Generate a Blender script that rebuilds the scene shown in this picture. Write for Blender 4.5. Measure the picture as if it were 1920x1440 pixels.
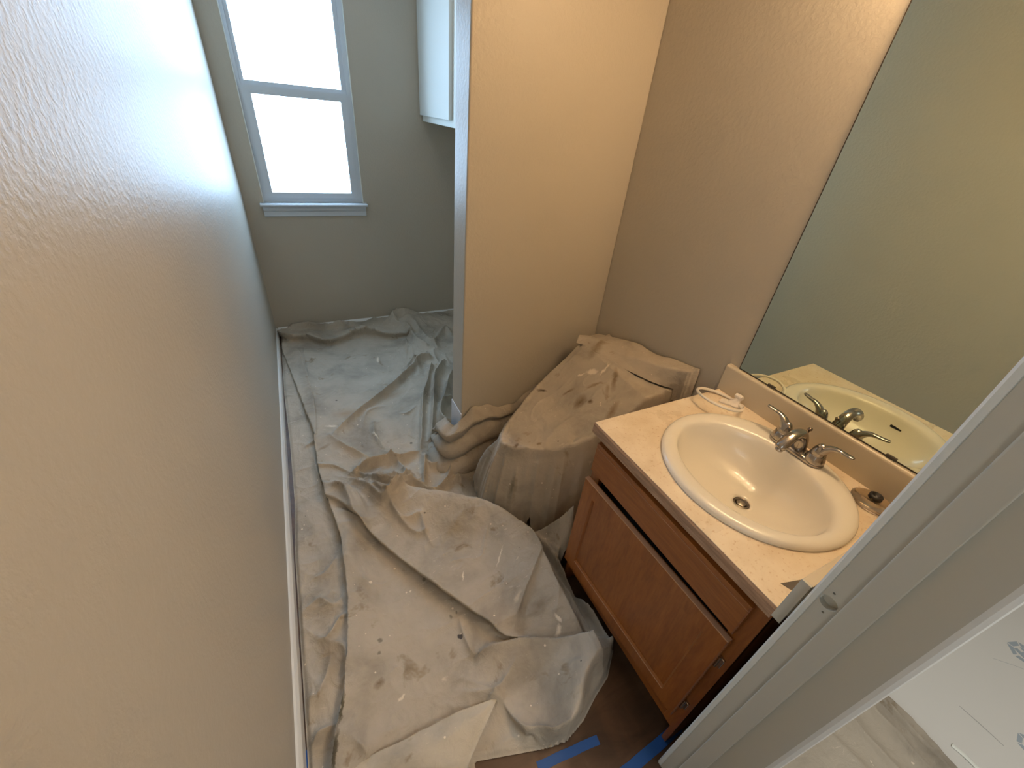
import bpy, bmesh, math, random
import numpy as np
from mathutils import Vector, Matrix
R3 = math.radians
for o in list(bpy.data.objects): bpy.data.objects.remove(o)
SC = bpy.context.scene
COL = SC.collection

# ------------------------------------------------------------------ camera
cam_d = bpy.data.cameras.new('camera'); cam = bpy.data.objects.new('camera', cam_d); COL.objects.link(cam)
cam_d.sensor_width = 36; cam_d.lens = 764.1/1920*36; cam_d.clip_start = .01
right = Vector((0.89360049, -0.44008326, 0.08834525)); down = Vector((-0.17944375, -0.53065831, -0.82837292)); fwd = Vector((0.4114342, 0.72438145, -0.55316672))
M = Matrix.Identity(4)
for i in range(3):
    M[i][0] = right[i]; M[i][1] = -down[i]; M[i][2] = -fwd[i]
M[0][3], M[1][3], M[2][3] = 0.2486, 0.0, 1.5584
cam.matrix_world = M
SC.camera = cam

# ------------------------------------------------------------------ world, lights, exposure
w = bpy.data.worlds.new('daylight'); SC.world = w; w.use_nodes = True
bg = w.node_tree.nodes['Background']; bg.inputs[0].default_value = (0.47, 0.71, 1.0, 1); bg.inputs[1].default_value = 19.5
SC.view_settings.view_transform = 'Standard'; SC.view_settings.look = 'None'; SC.view_settings.gamma = 1
SC.view_settings.exposure = -0.06
SC.view_settings.use_curve_mapping = False

def area(name, loc, rot, sx, sy, power, col, portal=False):
    l = bpy.data.lights.new(name, 'AREA'); l.shape = 'RECTANGLE'; l.size = sx; l.size_y = sy; l.energy = power; l.color = col
    if portal: l.cycles.is_portal = True
    o = bpy.data.objects.new(name, l); COL.objects.link(o); o.location = loc; o.rotation_euler = rot
    return o
area('window_portal', (.415, 3.27, 1.54), (R3(90), 0, R3(180)), .62, 1.2, 1, (1, 1, 1), portal=True)
area('hall_overhead_fill', (1.3, -1.15, 2.40), (0, 0, 0), 1.2, 1.0, 30, (1.0, .97, .92))  # unseen overhead fill standing in for ambient light from the hall
area('hall_side_fill', (-1.1, -1.3, 1.5), (0, R3(-90), 0), 1.1, 1.1, 10, (.88, .96, 1.0))  # unseen fill added at the left to brighten casing and jamb
area('nook_fill', (.75, 2.3, 2.41), (0, 0, 0), .3, .3, 1.5, (1.0, .93, .84))  # small unseen overhead fill, lowers contrast in the nook
BULB_POWER = 3.9
BULB_COL = (1.0, .67, .37)

# ------------------------------------------------------------------ materials
def newmat(name):
    m = bpy.data.materials.new(name); m.use_nodes = True
    nt = m.node_tree; b = nt.nodes['Principled BSDF']
    return m, nt, b
def N(nt, t, **k):
    n = nt.nodes.new(t)
    for a, v in k.items():
        if a in n.inputs.keys(): n.inputs[a].default_value = v
        else: setattr(n, a, v)
    return n
def L(nt, a, b): nt.links.new(a, b)
def objco(nt): return N(nt, 'ShaderNodeTexCoord').outputs['Object']
def ramp(nt, fac, stops):
    r = N(nt, 'ShaderNodeValToRGB'); e = r.color_ramp.elements
    while len(e) > 1: e.remove(e[-1])
    e[0].position, e[0].color = stops[0][0], (*stops[0][1], 1)
    for p, c in stops[1:]:
        q = e.new(p); q.color = (*c, 1)
    L(nt, fac, r.inputs[0]); return r.outputs[0]
def noise(nt, co, scale, detail=3, rough=.5, dist=0):
    n = N(nt, 'ShaderNodeTexNoise'); n.inputs['Scale'].default_value = scale; n.inputs['Detail'].default_value = detail
    n.inputs['Roughness'].default_value = rough; n.inputs['Distortion'].default_value = dist
    if co is not None: L(nt, co, n.inputs['Vector'])
    return n.outputs['Fac']
def mapping(nt, co, scale=(1, 1, 1), rot=(0, 0, 0), loc=(0, 0, 0)):
    m = N(nt, 'ShaderNodeMapping'); m.inputs['Scale'].default_value = scale; m.inputs['Rotation'].default_value = rot; m.inputs['Location'].default_value = loc
    L(nt, co, m.inputs['Vector']); return m.outputs[0]
def mixc(nt, fac, a, b, mode='MIX'):
    m = N(nt, 'ShaderNodeMix', data_type='RGBA', blend_type=mode)
    for s, v in ((m.inputs[0], fac), (m.inputs[6], a), (m.inputs[7], b)):
        if hasattr(v, 'is_linked'): L(nt, v, s)
        else: s.default_value = v if isinstance(v, float) else (*v, 1)
    return m.outputs[2]
def bump(nt, b, h, strength=.3, dist=.002, prev=None):
    n = N(nt, 'ShaderNodeBump'); n.inputs['Strength'].default_value = strength; n.inputs['Distance'].default_value = dist
    L(nt, h, n.inputs['Height'])
    if prev is not None: L(nt, prev, n.inputs['Normal'])
    L(nt, n.outputs[0], b.inputs['Normal']); return n.outputs[0]
def simple(name, col, rough=.5, metal=0, coat=0, bumpsc=0, bumpd=.001, spec=None):
    m, nt, b = newmat(name); b.inputs['Base Color'].default_value = (*col, 1); b.inputs['Roughness'].default_value = rough
    b.inputs['Metallic'].default_value = metal; b.inputs['Coat Weight'].default_value = coat
    if spec is not None: b.inputs['Specular IOR Level'].default_value = spec
    if bumpsc: bump(nt, b, noise(nt, objco(nt), bumpsc), .4, bumpd)
    return m
def wallmat(name, col, amp, rough=.45):
    m, nt, b = newmat(name); co = objco(nt)
    n2 = noise(nt, co, 1.6, 2)
    L(nt, ramp(nt, n2, [(.3, tuple(c*.97 for c in col)), (.7, tuple(min(1, c*1.03) for c in col))]), b.inputs['Base Color'])
    b.inputs['Roughness'].default_value = rough
    n1 = noise(nt, co, 75, 3, .55)
    r1 = ramp(nt, n1, [(.42, (0, 0, 0)), (.62, (1, 1, 1))])
    bump(nt, b, r1, .5*amp, .0022)
    return m
M_wall = wallmat('greige_wall_paint', (.49, .44, .355), .30)
M_wall_l = wallmat('greige_wall_paint_orange_peel', (.485, .45, .385), .32)
M_ceil = simple('ceiling_paint', (.75, .73, .70), .8)
M_trim = simple('painted_trim', (.78, .78, .75), .32, bumpsc=40, bumpd=.0006)
M_jamb = simple('painted_jamb', (.53, .51, .435), .34, bumpsc=55, bumpd=.0007)
M_white = simple('white_paint', (.72, .74, .70), .4, bumpsc=60, bumpd=.0005)
M_winframe = simple('vinyl_window_frame', (.62, .66, .70), .35)
M_black = simple('black_gap_shade', (.012, .010, .009), .9)  # near-black, painted-in shade for the cabinet gap and the overflow hole
M_hole = simple('raw_hole_wood', (.26, .22, .18), .9)
def mat_glasspane():
    m = bpy.data.materials.new('window_glass'); m.use_nodes = True; nt = m.node_tree; nt.nodes.clear()
    o = N(nt, 'ShaderNodeOutputMaterial'); t = N(nt, 'ShaderNodeBsdfTransparent'); g = N(nt, 'ShaderNodeBsdfGlossy'); g.inputs['Roughness'].default_value = .05
    mx = N(nt, 'ShaderNodeMixShader'); mx.inputs[0].default_value = .05
    L(nt, t.outputs[0], mx.inputs[1]); L(nt, g.outputs[0], mx.inputs[2]); L(nt, mx.outputs[0], o.inputs[0]); return m
M_pane = mat_glasspane()
def mat_clear():
    m, nt, b = newmat('clear_plastic'); b.inputs['Base Color'].default_value = (.86, .80, .70, 1); b.inputs['Roughness'].default_value = .06
    b.inputs['Transmission Weight'].default_value = 1; b.inputs['IOR'].default_value = 1.45; return m
M_clear = mat_clear()
def mat_mirror():
    m, nt, b = newmat('mirror_glass'); b.inputs['Base Color'].default_value = (.70, .77, .66, 1); b.inputs['Metallic'].default_value = 1
    b.inputs['Roughness'].default_value = .01; return m
M_mirror = mat_mirror()
M_chrome = simple('brushed_chrome', (.42, .385, .35), .16, metal=1)
M_porc = simple('bone_porcelain', (.80, .755, .66), .22, coat=.3)
M_plasticw = simple('white_towel_ring_plastic', (.82, .76, .68), .3)
M_rubber = simple('black_rubber', (.02, .018, .016), .4)
def mat_counter():
    m, nt, b = newmat('peach_laminate'); co = objco(nt)
    c1 = ramp(nt, noise(nt, co, 9, 5, .6), [(.3, (.68, .55, .39)), (.5, (.77, .65, .49)), (.7, (.82, .72, .57))])
    c2 = ramp(nt, noise(nt, mapping(nt, co, loc=(3, 1, 2)), 120, 2), [(.60, (1, 1, 1)), (.75, (.80, .68, .56))])
    L(nt, mixc(nt, 1.0, c1, c2, 'MULTIPLY'), b.inputs['Base Color'])
    L(nt, ramp(nt, noise(nt, co, 14, 4), [(.3, (.22,)*3), (.7, (.45,)*3)]), b.inputs['Roughness']); return m
M_counter = mat_counter()
M_splash = simple('peach_laminate_shaded', (.60, .52, .39), .28, coat=.2)  # counter laminate darkened and greyed; shading of the splash is in the colour
def mat_chip():
    m, nt, b = newmat('bare_particle_board'); co = objco(nt)
    c1 = ramp(nt, noise(nt, mapping(nt, co, (90, 14, 160)), 1.0, 6, .7), [(.3, (.26, .15, .085)), (.55, (.42, .26, .16)), (.75, (.56, .38, .26))])
    L(nt, c1, b.inputs['Base Color']); b.inputs['Roughness'].default_value = .8
    bump(nt, b, noise(nt, mapping(nt, co, (60, 20, 90)), 2.0, 5), .6, .002); return m
M_chip = mat_chip()
def mat_wood(name, axis):
    m, nt, b = newmat(name); co = objco(nt)
    sc = {'y': (12, 1.6, 12), 'z': (12, 12, 1.6)}[axis]
    n = noise(nt, mapping(nt, co, sc), 2.2, 6, .62, 1.2)
    c = ramp(nt, n, [(.28, (.22, .068, .013)), (.48, (.285, .092, .017)), (.62, (.32, .108, .021)), (.8, (.37, .133, .030))])
    fine = ramp(nt, noise(nt, mapping(nt, co, tuple(s*7 for s in sc)), 2.0, 3), [(.35, (.86, .82, .80)), (.6, (1, 1, 1))])
    L(nt, mixc(nt, 1.0, c, fine, 'MULTIPLY'), b.inputs['Base Color'])
    b.inputs['Roughness'].default_value = .33; b.inputs['Coat Weight'].default_value = .15; b.inputs['Coat Roughness'].default_value = .25
    bump(nt, b, n, .15, .001); return m
M_wood_y = mat_wood('stained_oak_grain_along', 'y'); M_wood_z = mat_wood('stained_oak_grain_upright', 'z')
M_woodedge = simple('pale_oak_edge', (.42, .23, .13), .4, coat=.3)  # paler oak for edge strips and the painted bevel highlight
M_woodin = simple('cabinet_inside', (.05, .022, .010), .8)
def mat_floor():
    m, nt, b = newmat('brown_paper_floor'); co = objco(nt)
    c = ramp(nt, noise(nt, mapping(nt, co, (3, 7, 1), (0, 0, .5)), 1.5, 5, .6, .6), [(.3, (.05, .024, .011)), (.5, (.085, .043, .021)), (.68, (.13, .070, .036))])
    c2 = ramp(nt, noise(nt, mapping(nt, co, (9, 2.0, 1), (0, 0, .45)), 1.4, 3), [(.55, (1, 1, 1)), (.72, (1.5, 1.45, 1.4))])
    L(nt, mixc(nt, 1.0, c, c2, 'MULTIPLY'), b.inputs['Base Color']); b.inputs['Roughness'].default_value = .42
    bump(nt, b, noise(nt, mapping(nt, co, (5, 1.5, 1), (0, 0, .5)), 2.5, 3), .5, .006); return m
M_floor = mat_floor()
M_tape = simple('blue_masking_tape', (.012, .085, .30), .55, bumpsc=200, bumpd=.0004)
M_board = simple('white_floor_protection_board', (.72, .71, .67), .35, bumpsc=6, bumpd=.003)
M_ink = simple('grey_blue_print', (.36, .42, .47), .5)
def mat_canvas(name, base, marks=()):
    m, nt, b = newmat(name); co = objco(nt)
    # blotchy soiling
    big = ramp(nt, noise(nt, co, 4.2, 5, .6, .4), [(.30, tuple(c*.66 for c in base)), (.5, base), (.70, tuple(min(1, c*1.15) for c in base))])
    # dark smudges
    sm = ramp(nt, noise(nt, mapping(nt, co, loc=(7.3, 2.1, .4)), 9, 4, .65, .5), [(.62, (1, 1, 1)), (.70, (.74, .68, .59)), (.80, (.46, .40, .33))])
    c = mixc(nt, 1.0, big, sm, 'MULTIPLY')
    # round grey drips
    v = N(nt, 'ShaderNodeTexVoronoi'); v.inputs['Scale'].default_value = 13; L(nt, co, v.inputs['Vector'])
    sep = N(nt, 'ShaderNodeSeparateColor'); L(nt, v.outputs['Color'], sep.inputs[0])
    rad = N(nt, 'ShaderNodeMath', operation='MULTIPLY'); L(nt, sep.outputs[0], rad.inputs[0]); rad.inputs[1].default_value = .16
    rp = N(nt, 'ShaderNodeMath', operation='SUBTRACT'); L(nt, rad.outputs[0], rp.inputs[0]); rp.inputs[1].default_value = .055
    lt = N(nt, 'ShaderNodeMath', operation='LESS_THAN'); L(nt, v.outputs['Distance'], lt.inputs[0]); L(nt, rp.outputs[0], lt.inputs[1])
    g2 = N(nt, 'ShaderNodeMath', operation='GREATER_THAN'); L(nt, sep.outputs[1], g2.inputs[0]); g2.inputs[1].default_value = .60
    mul = N(nt, 'ShaderNodeMath', operation='MULTIPLY'); L(nt, lt.outputs[0], mul.inputs[0]); L(nt, g2.outputs[0], mul.inputs[1])
    c = mixc(nt, mul.outputs[0], c, tuple(x*.45 for x in base))
    # white paint splatter and smears
    v2 = N(nt, 'ShaderNodeTexVoronoi'); v2.inputs['Scale'].default_value = 38; L(nt, mapping(nt, co, (1, 1, 1), (0, 0, .6), (1.7, .3, 0)), v2.inputs['Vector'])
    s2 = N(nt, 'ShaderNodeSeparateColor'); L(nt, v2.outputs['Color'], s2.inputs[0])
    r2 = N(nt, 'ShaderNodeMath', operation='MULTIPLY_ADD'); L(nt, s2.outputs[0], r2.inputs[0]); r2.inputs[1].default_value = .50; r2.inputs[2].default_value = -.345
    l2 = N(nt, 'ShaderNodeMath', operation='LESS_THAN'); L(nt, v2.outputs['Distance'], l2.inputs[0]); L(nt, r2.outputs[0], l2.inputs[1])
    c = mixc(nt, l2.outputs[0], c, tuple(min(1, x*1.6) for x in base))
    sm2 = ramp(nt, noise(nt, mapping(nt, co, (16, 70, 30), (0, 0, -.9)), 1.0, 4, .6, 1.5), [(.64, (0, 0, 0)), (.72, (1, 1, 1))])
    msk = ramp(nt, noise(nt, mapping(nt, co, loc=(2, 5, 1)), 5, 2), [(.5, (0, 0, 0)), (.6, (.75, .75, .75))])
    mm = mixc(nt, 1.0, sm2, msk, 'MULTIPLY')
    c = mixc(nt, mm, c, tuple(min(1, x*1.55) for x in base))
    if marks:                                         # paint strokes, soiled patches, broad pale areas and dark streaks along one fold
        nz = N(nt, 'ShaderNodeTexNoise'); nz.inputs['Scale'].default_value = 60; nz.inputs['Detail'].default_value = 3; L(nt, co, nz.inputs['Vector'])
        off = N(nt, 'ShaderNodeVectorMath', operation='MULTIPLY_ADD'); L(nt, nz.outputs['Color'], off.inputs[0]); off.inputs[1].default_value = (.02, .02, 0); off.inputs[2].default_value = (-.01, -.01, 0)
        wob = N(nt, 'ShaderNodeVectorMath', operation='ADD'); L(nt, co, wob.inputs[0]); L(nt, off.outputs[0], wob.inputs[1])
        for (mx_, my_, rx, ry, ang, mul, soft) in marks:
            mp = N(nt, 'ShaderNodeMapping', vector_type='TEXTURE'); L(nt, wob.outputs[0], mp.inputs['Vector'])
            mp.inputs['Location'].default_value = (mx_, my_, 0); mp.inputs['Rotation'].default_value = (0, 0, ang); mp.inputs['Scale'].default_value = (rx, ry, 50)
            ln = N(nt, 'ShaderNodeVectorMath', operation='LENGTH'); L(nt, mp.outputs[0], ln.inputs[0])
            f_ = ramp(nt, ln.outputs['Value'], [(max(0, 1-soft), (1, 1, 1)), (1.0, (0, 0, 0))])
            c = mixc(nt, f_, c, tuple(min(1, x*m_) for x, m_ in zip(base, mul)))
    L(nt, c, b.inputs['Base Color']); b.inputs['Roughness'].default_value = .72
    b.inputs['Specular IOR Level'].default_value = .3
    h1 = noise(nt, mapping(nt, co, loc=(4, 4, 4)), 28, 4, .6, .8)
    n1 = bump(nt, b, h1, .45, .010)
    h2 = noise(nt, co, 420, 2)
    bump(nt, b, h2, .10, .001, n1); return m
DK, BR, WH, GR = (.22, .22, .26), (.52, .46, .38), (1.65, 1.68, 1.7), (.55, .56, .55)
MARKS = [(.122, .585, .007, .060, -.30, (.26, .25, .19), .6), (.092, .485, .009, .065, -.28, (.20, .19, .15), .6), (.513, .641, .007, .011, .3, DK, .3), (.506, .719, .008, .006, 0, GR, .5), (.531, .724, .004, .006, 0, GR, .5), (.262, .739, .010, .009, 0, GR, .6), (.252, .70, .009, .007, 0, GR, .6),  # first two: dark streaks running along the left fold
         (.234, .612, .022, .014, .5, BR, .9), (.80, .60, .05, .03, .2, (.62, .58, .52), .9), (.62, 1.02, .10, .035, -.6, (.80, .76, .68), .95), (.11, .75, .05, .10, .2, (.72, .66, .58), .95),
         (.591, .822, .004, .024, -.5, WH, .5), (.746, .828, .0035, .050, -.75, WH, .5), (.824, .503, .022, .010, .9, WH, .7), (.84, .535, .006, .024, .3, WH, .6), (.743, .66, .010, .035, -.9, (1.35, 1.35, 1.32), .8),
         (.288, .55, .016, .006, .4, WH, .5), (.424, .546, .012, .008, 0, (1.4, 1.42, 1.4), .8), (.40, .87, .006, .006, 0, WH, .4), (.27, .95, .007, .005, 0, WH, .4), (.45, 1.80, .008, .045, .3, WH, .7),
         (.62, 2.62, .010, .05, -.2, WH, .6), (.33, 2.06, .10, .05, 0, (.88, .76, .64), .95), (.24, 1.95, .035, .012, 0, WH, .7), (.62, 2.15, .12, .04, .4, (.88, .78, .68), .95), (.50, 2.35, .20, .10, 0, (1.12, 1.13, 1.14), .95)]
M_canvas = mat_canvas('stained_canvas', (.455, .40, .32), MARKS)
M_canvas_dk = mat_canvas('stained_canvas_brownish', (.42, .365, .29), [(1.204, 1.083, .034, .030, .3, (.42, .34, .24), .9), (1.225, 1.045, .014, .012, 0, (.32, .24, .16), .8), (1.201, 1.171, .030, .010, -.3, (.50, .42, .32), .9), (1.134, 1.276, .030, .011, -.9, (.26, .23, .19), .8),
         (.904, 1.066, .020, .010, .5, (.36, .28, .20), .8), (.877, 1.01, .022, .020, 0, (.52, .52, .46), .9), (.99, 1.03, .012, .010, 0, (.55, .46, .34), .8), (.86, 1.13, .06, .05, 0, (1.28, 1.24, 1.22), .95),
         (1.36, 1.24, .05, .03, .4, (.62, .58, .50), .95), (1.33, 1.05, .06, .014, .9, (.55, .47, .36), .9), (1.30, 1.16, .014, .030, .4, WH, .5), (1.33, 1.12, .030, .005, .2, WH, .5), (1.27, 1.19, .020, .005, -.6, WH, .5), (1.25, .94, .05, .02, .5, (.6, .52, .42), .9)])
M_canvas_lt = mat_canvas('stained_canvas_reverse', (.53, .47, .37))
M_bulb = bpy.data.materials.new('lit_bulb'); M_bulb.use_nodes = True
_b = M_bulb.node_tree.nodes['Principled BSDF']; _b.inputs['Emission Color'].default_value = (*BULB_COL, 1); _b.inputs['Emission Strength'].default_value = 60

# ------------------------------------------------------------------ mesh helpers
def finish(name, bm, mat, parent=None, smooth=False, **props):
    me = bpy.data.meshes.new(name); bmesh.ops.recalc_face_normals(bm, faces=bm.faces); bm.to_mesh(me); bm.free()
    if isinstance(mat, (list, tuple)):
        for q in mat: me.materials.append(q)
    else: me.materials.append(mat)
    if smooth:
        for p in me.polygons: p.use_smooth = True
    o = bpy.data.objects.new(name, me); COL.objects.link(o)
    if parent is not None: o.parent = parent
    for k, v in props.items(): o[k] = v
    return o
def box(bm, x0, x1, y0, y1, z0, z1, bev=0, seg=2):
    r = bmesh.ops.create_cube(bm, size=1); vs = r['verts']
    bmesh.ops.scale(bm, vec=(x1-x0, y1-y0, z1-z0), verts=vs)
    bmesh.ops.translate(bm, vec=((x0+x1)/2, (y0+y1)/2, (z0+z1)/2), verts=vs)
    if bev:
        es = list({e for v in vs for e in v.link_edges})
        bmesh.ops.bevel(bm, geom=es, offset=bev, segments=seg, affect='EDGES', profile=.5)
def loft(bm, rings, closed=True, cap0=False, cap1=False):
    vr = [[bm.verts.new(p) for p in r] for r in rings]
    for a, b in zip(vr, vr[1:]):
        n = len(a)
        for i in range(n if closed else n-1):
            j = (i+1) % n
            bm.faces.new((a[i], a[j], b[j], b[i]))
    if cap0: bm.faces.new(vr[0][::-1])
    if cap1: bm.faces.new(vr[-1])
    return vr
def circle(c, r, n, z=None, ry=None):
    ry = r if ry is None else ry
    return [Vector((c[0]+r*math.cos(2*math.pi*i/n), c[1]+ry*math.sin(2*math.pi*i/n), c[2] if z is None else z)) for i in range(n)]
def lathe(bm, c, prof, n=32, axis='z', cap0=True, cap1=True):
    rings = []
    for r, h in prof:
        ring = []
        for i in range(n):
            a = 2*math.pi*i/n; u, v = r*math.cos(a), r*math.sin(a)
            p = {'z': (u, v, h), 'x': (h, u, v), 'y': (u, h, v)}[axis]
            ring.append(Vector(c)+Vector(p))
        rings.append(ring)
    loft(bm, rings, True, cap0, cap1)
def smoothpath(pts, sub=6):
    P = [np.array(p, float) for p in pts]; out = []
    for i in range(len(P)-1):
        p0 = P[max(i-1, 0)]; p1 = P[i]; p2 = P[i+1]; p3 = P[min(i+2, len(P)-1)]
        for k in range(sub):
            t = k/sub
            out.append(.5*((2*p1)+(-p0+p2)*t+(2*p0-5*p1+4*p2-p3)*t*t+(-p0+3*p1-3*p2+p3)*t**3))
    out.append(P[-1]); return out
def tube(bm, pts, n=16, sub=6, closed=False, flat=None):
    """pts: (x,y,z,r[,r2]) ; r across horizontal side, r2 across the other"""
    pts = [tuple(p)+(p[3],) if len(p) == 4 else tuple(p) for p in pts]
    Q = smoothpath(pts, sub) if not closed else [np.array(p) for p in pts]
    rings = []; m = len(Q)
    for i, q in enumerate(Q):
        a = Q[(i-1) % m] if closed or i > 0 else q; b = Q[(i+1) % m] if closed or i < m-1 else q
        t = Vector((b-a)[:3]).normalized()
        s = t.cross(Vector((0, 0, 1)))
        if s.length < 1e-3: s = Vector((0, 1, 0))
        s.normalize(); u = s.cross(t)
        if i and (s.dot(ps) < 0): s, u = -s, -u
        ps = s
        rings.append([Vector(q[:3])+s*(q[3]*math.cos(2*math.pi*k/n))+u*(q[4]*math.sin(2*math.pi*k/n)) for k in range(n)])
    if closed: loft(bm, rings+[], True); 
    else: loft(bm, rings, True, True, True)
def empty(name, loc, **props):
    o = bpy.data.objects.new(name, None); COL.objects.link(o); o.location = loc; o.empty_display_size = .1
    for k, v in props.items(): o[k] = v
    return o
def attach(child, par):
    child.parent = par; child.matrix_parent_inverse = Matrix.Translation(par.location).inverted()
def part(name, bm, mat, par, smooth=False, **props):
    o = finish(name, bm, mat, None, smooth, **props); attach(o, par) if par.type == 'EMPTY' else setattr(o, 'parent', par); return o
def prism(bm, pts2, axis, a, b):
    """closed outline pts2 extruded along axis between a and b"""
    def P(u, v, h): return {'z': (u, v, h), 'y': (u, h, v), 'x': (h, u, v)}[axis]
    loft(bm, [[Vector(P(u, v, a)) for u, v in pts2], [Vector(P(u, v, b)) for u, v in pts2]], True, True, True)
def S(**k): return dict(kind='structure', **k)

# ------------------------------------------------------------------ dimensions (metres)
D = 3.197; XP = .813; YP = 1.4546; TP = .131; RW = 1.531; JX = .9316; ZC = 2.44; H = .80
WX0, WX1, WZ0, WZ1 = .1115, .7185, .938, 2.14
NW0, NW1 = -.042, .078           # near wall, hall side and bath side

# ------------------------------------------------------------------ structure
def rect_with_hole(bm, x0, x1, z0, z1, hx0, hx1, hz0, hz1, y0, y1):
    for (a, b, c, d) in ((x0, hx0, z0, z1), (hx1, x1, z0, z1), (hx0, hx1, z0, hz0), (hx0, hx1, hz1, z1)):
        box(bm, a, b, y0, y1, c, d)
b = bmesh.new(); box(b, -.15, RW+.15, NW0-.02, D+.15, -.06, 0); finish('floor', b, M_floor, **S())
b = bmesh.new(); box(b, -.15, RW+.15, NW1, D+.15, ZC, ZC+.06); finish('ceiling', b, M_ceil, **S())
b = bmesh.new(); box(b, -.15, 0, -.0, D+.15, 0, ZC); finish('wall_left', b, M_wall_l, **S())
b = bmesh.new(); rect_with_hole(b, -.01, RW+.01, 0, ZC, WX0, WX1, WZ0, WZ1, D, D+.15); bmesh.ops.remove_doubles(b, verts=b.verts, dist=1e-5); finish('wall_far', b, M_wall, **S())
b = bmesh.new(); box(b, RW, RW+.12, NW1, D+.15, 0, ZC); finish('wall_right', b, M_wall, **S())
b = bmesh.new(); box(b, XP, RW, YP, YP+TP, 0, ZC, .006, 3); finish('wall_partition', b, M_wall, smooth=False, **S())
# near wall with the doorway the camera stands in
b = bmesh.new(); box(b, JX+.02, RW+.12, NW0, NW1, 0, ZC); box(b, -.15, .10, NW0, NW1, 0, ZC); box(b, .10, JX+.02, NW0, NW1, 2.09, ZC)
finish('wall_near', b, M_wall, **S())
# baseboards: height .07
def base_prof(s=1): return [(0, 0), (.014*s, 0), (.014*s, .052), (.010*s, .060), (.006*s, .066), (0, .070)]
b = bmesh.new(); prism(b, [(x, z) for x, z in base_prof()], 'y', NW1, D); finish('baseboard_left', b, M_trim, **S())
b = bmesh.new(); prism(b, [(D-x, z) for x, z in base_prof()], 'x', .014, RW); finish('baseboard_far', b, M_trim, **S())
b = bmesh.new(); prism(b, [(YP-x, z) for x, z in base_prof()], 'x', XP-.014, RW)
prism(b, [(XP-x, z) for x, z in base_prof()], 'y', YP-.014, YP+TP+.014); finish('baseboard_partition', b, M_trim, **S())

# window
win = empty('window_1', (.415, D, .94), **S())
b = bmesh.new(); rect_with_hole(b, WX0, WX1, WZ0, WZ1, .130, .690, .965, 2.10, D+.012, D+.075); part('window_frame', b, M_winframe, win)
b = bmesh.new(); rect_with_hole(b, .130, .690, .965, 1.555, .172, .650, .998, 1.515, D+.006, D+.035); part('lower_sash', b, M_winframe, win)
b = bmesh.new(); rect_with_hole(b, .130, .690, 1.540, 2.10, .150, .664, 1.577, 2.075, D+.020, D+.060); part('upper_sash', b, M_winframe, win)
b = bmesh.new(); box(b, .172, .650, D+.018, D+.024, .998, 1.515); part('pane', b, M_pane, win)
b = bmesh.new(); box(b, .150, .664, D+.040, D+.046, 1.577, 2.075); part('pane', b, M_pane, win)
b = bmesh.new(); prism(b, [(D+.01, .918), (D-.034, .918), (D-.040, .924), (D-.040, .932), (D-.034, .938), (D+.01, .938)], 'x', .088, .742); part('window_stool', b, M_winframe, win)
b = bmesh.new(); prism(b, [(D, .918), (D-.022, .918), (D-.020, .895), (D-.012, .885), (D-.012, .858), (D, .852)], 'x', .100, .732); part('apron', b, M_winframe, win)
b = bmesh.new(); box(b, WX0-.003, WX0+.0015, D-.002, D+.012, WZ0, WZ1); box(b, WX1-.0015, WX1+.003, D-.002, D+.012, WZ0, WZ1); part('edge_highlight', b, M_white, win)  # white strips painting the highlight on the drywall return edges

# door jamb on the right of the doorway
door = empty('door_1', (JX, .018, 0), **S())
b = bmesh.new(); box(b, JX, JX+.02, NW0, NW1+.002, 0, 2.07); 
jamb = finish('jamb', b, M_jamb); attach(jamb, door)
# latch hole as a real recess
cut = bmesh.new(); lathe(cut, (JX-.01, .066, .929), [(.0135, 0), (.0135, .022)], 28, 'x'); co = finish('cutter', cut, M_hole)
cut = bmesh.new()
for dz in (.024, -.024): lathe(cut, (JX-.01, .066+dz*.12, .929+dz), [(.0022, 0), (.0022, .02)], 10, 'x')
co2 = finish('cutter2', cut, M_hole)
for c_ in (co, co2):
    md = jamb.modifiers.new('b', 'BOOLEAN'); md.operation = 'DIFFERENCE'; md.object = c_; md.solver = 'EXACT'
dg = bpy.context.evaluated_depsgraph_get(); me = bpy.data.meshes.new_from_object(jamb.evaluated_get(dg)); jamb.modifiers.clear(); jamb.data = me
for c_ in (co, co2): bpy.data.objects.remove(c_)
if len(jamb.data.materials) < 1: jamb.data.materials.append(M_jamb)
b = bmesh.new(); box(b, JX-.011, JX+.001, .014, .049, 0, 2.06, .0025, 3); part('door_stop', b, M_jamb, door)
b = bmesh.new(); prism(b, [(JX+.003, NW1), (JX+.0, NW1+.0035), (JX+.0, NW1+.011), (JX+.004, NW1+.0145), (JX+.03, NW1+.0165), (JX+.058, NW1+.012), (JX+.058, NW1)], 'z', .905, 2.10)
part('inner_casing', b, M_white, door)
b = bmesh.new(); prism(b, [(JX+.003, NW1), (JX+.0, NW1+.0035), (JX+.0, NW1+.011), (JX+.004, NW1+.0145), (JX+.018, NW1+.0155), (JX+.018, NW1)], 'z', 0, .905)
part('inner_casing', b, M_white, door)
b = bmesh.new(); prism(b, [(JX+.001, NW0+.001), (JX+.001, NW0-.006), (JX+.004, NW0-.0115), (JX+.010, NW0-.0135), (JX+.055, NW0-.016), (JX+.057, NW0+.001)], 'z', 0, 2.10)
part('outer_casing', b, M_trim, door)
b = bmesh.new(); box(b, .10, .12, NW0, NW1, 0, 2.07); box(b, .10, JX+.02, NW0, NW1, 2.07, 2.09); part('jamb', b, M_jamb, door)

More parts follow.
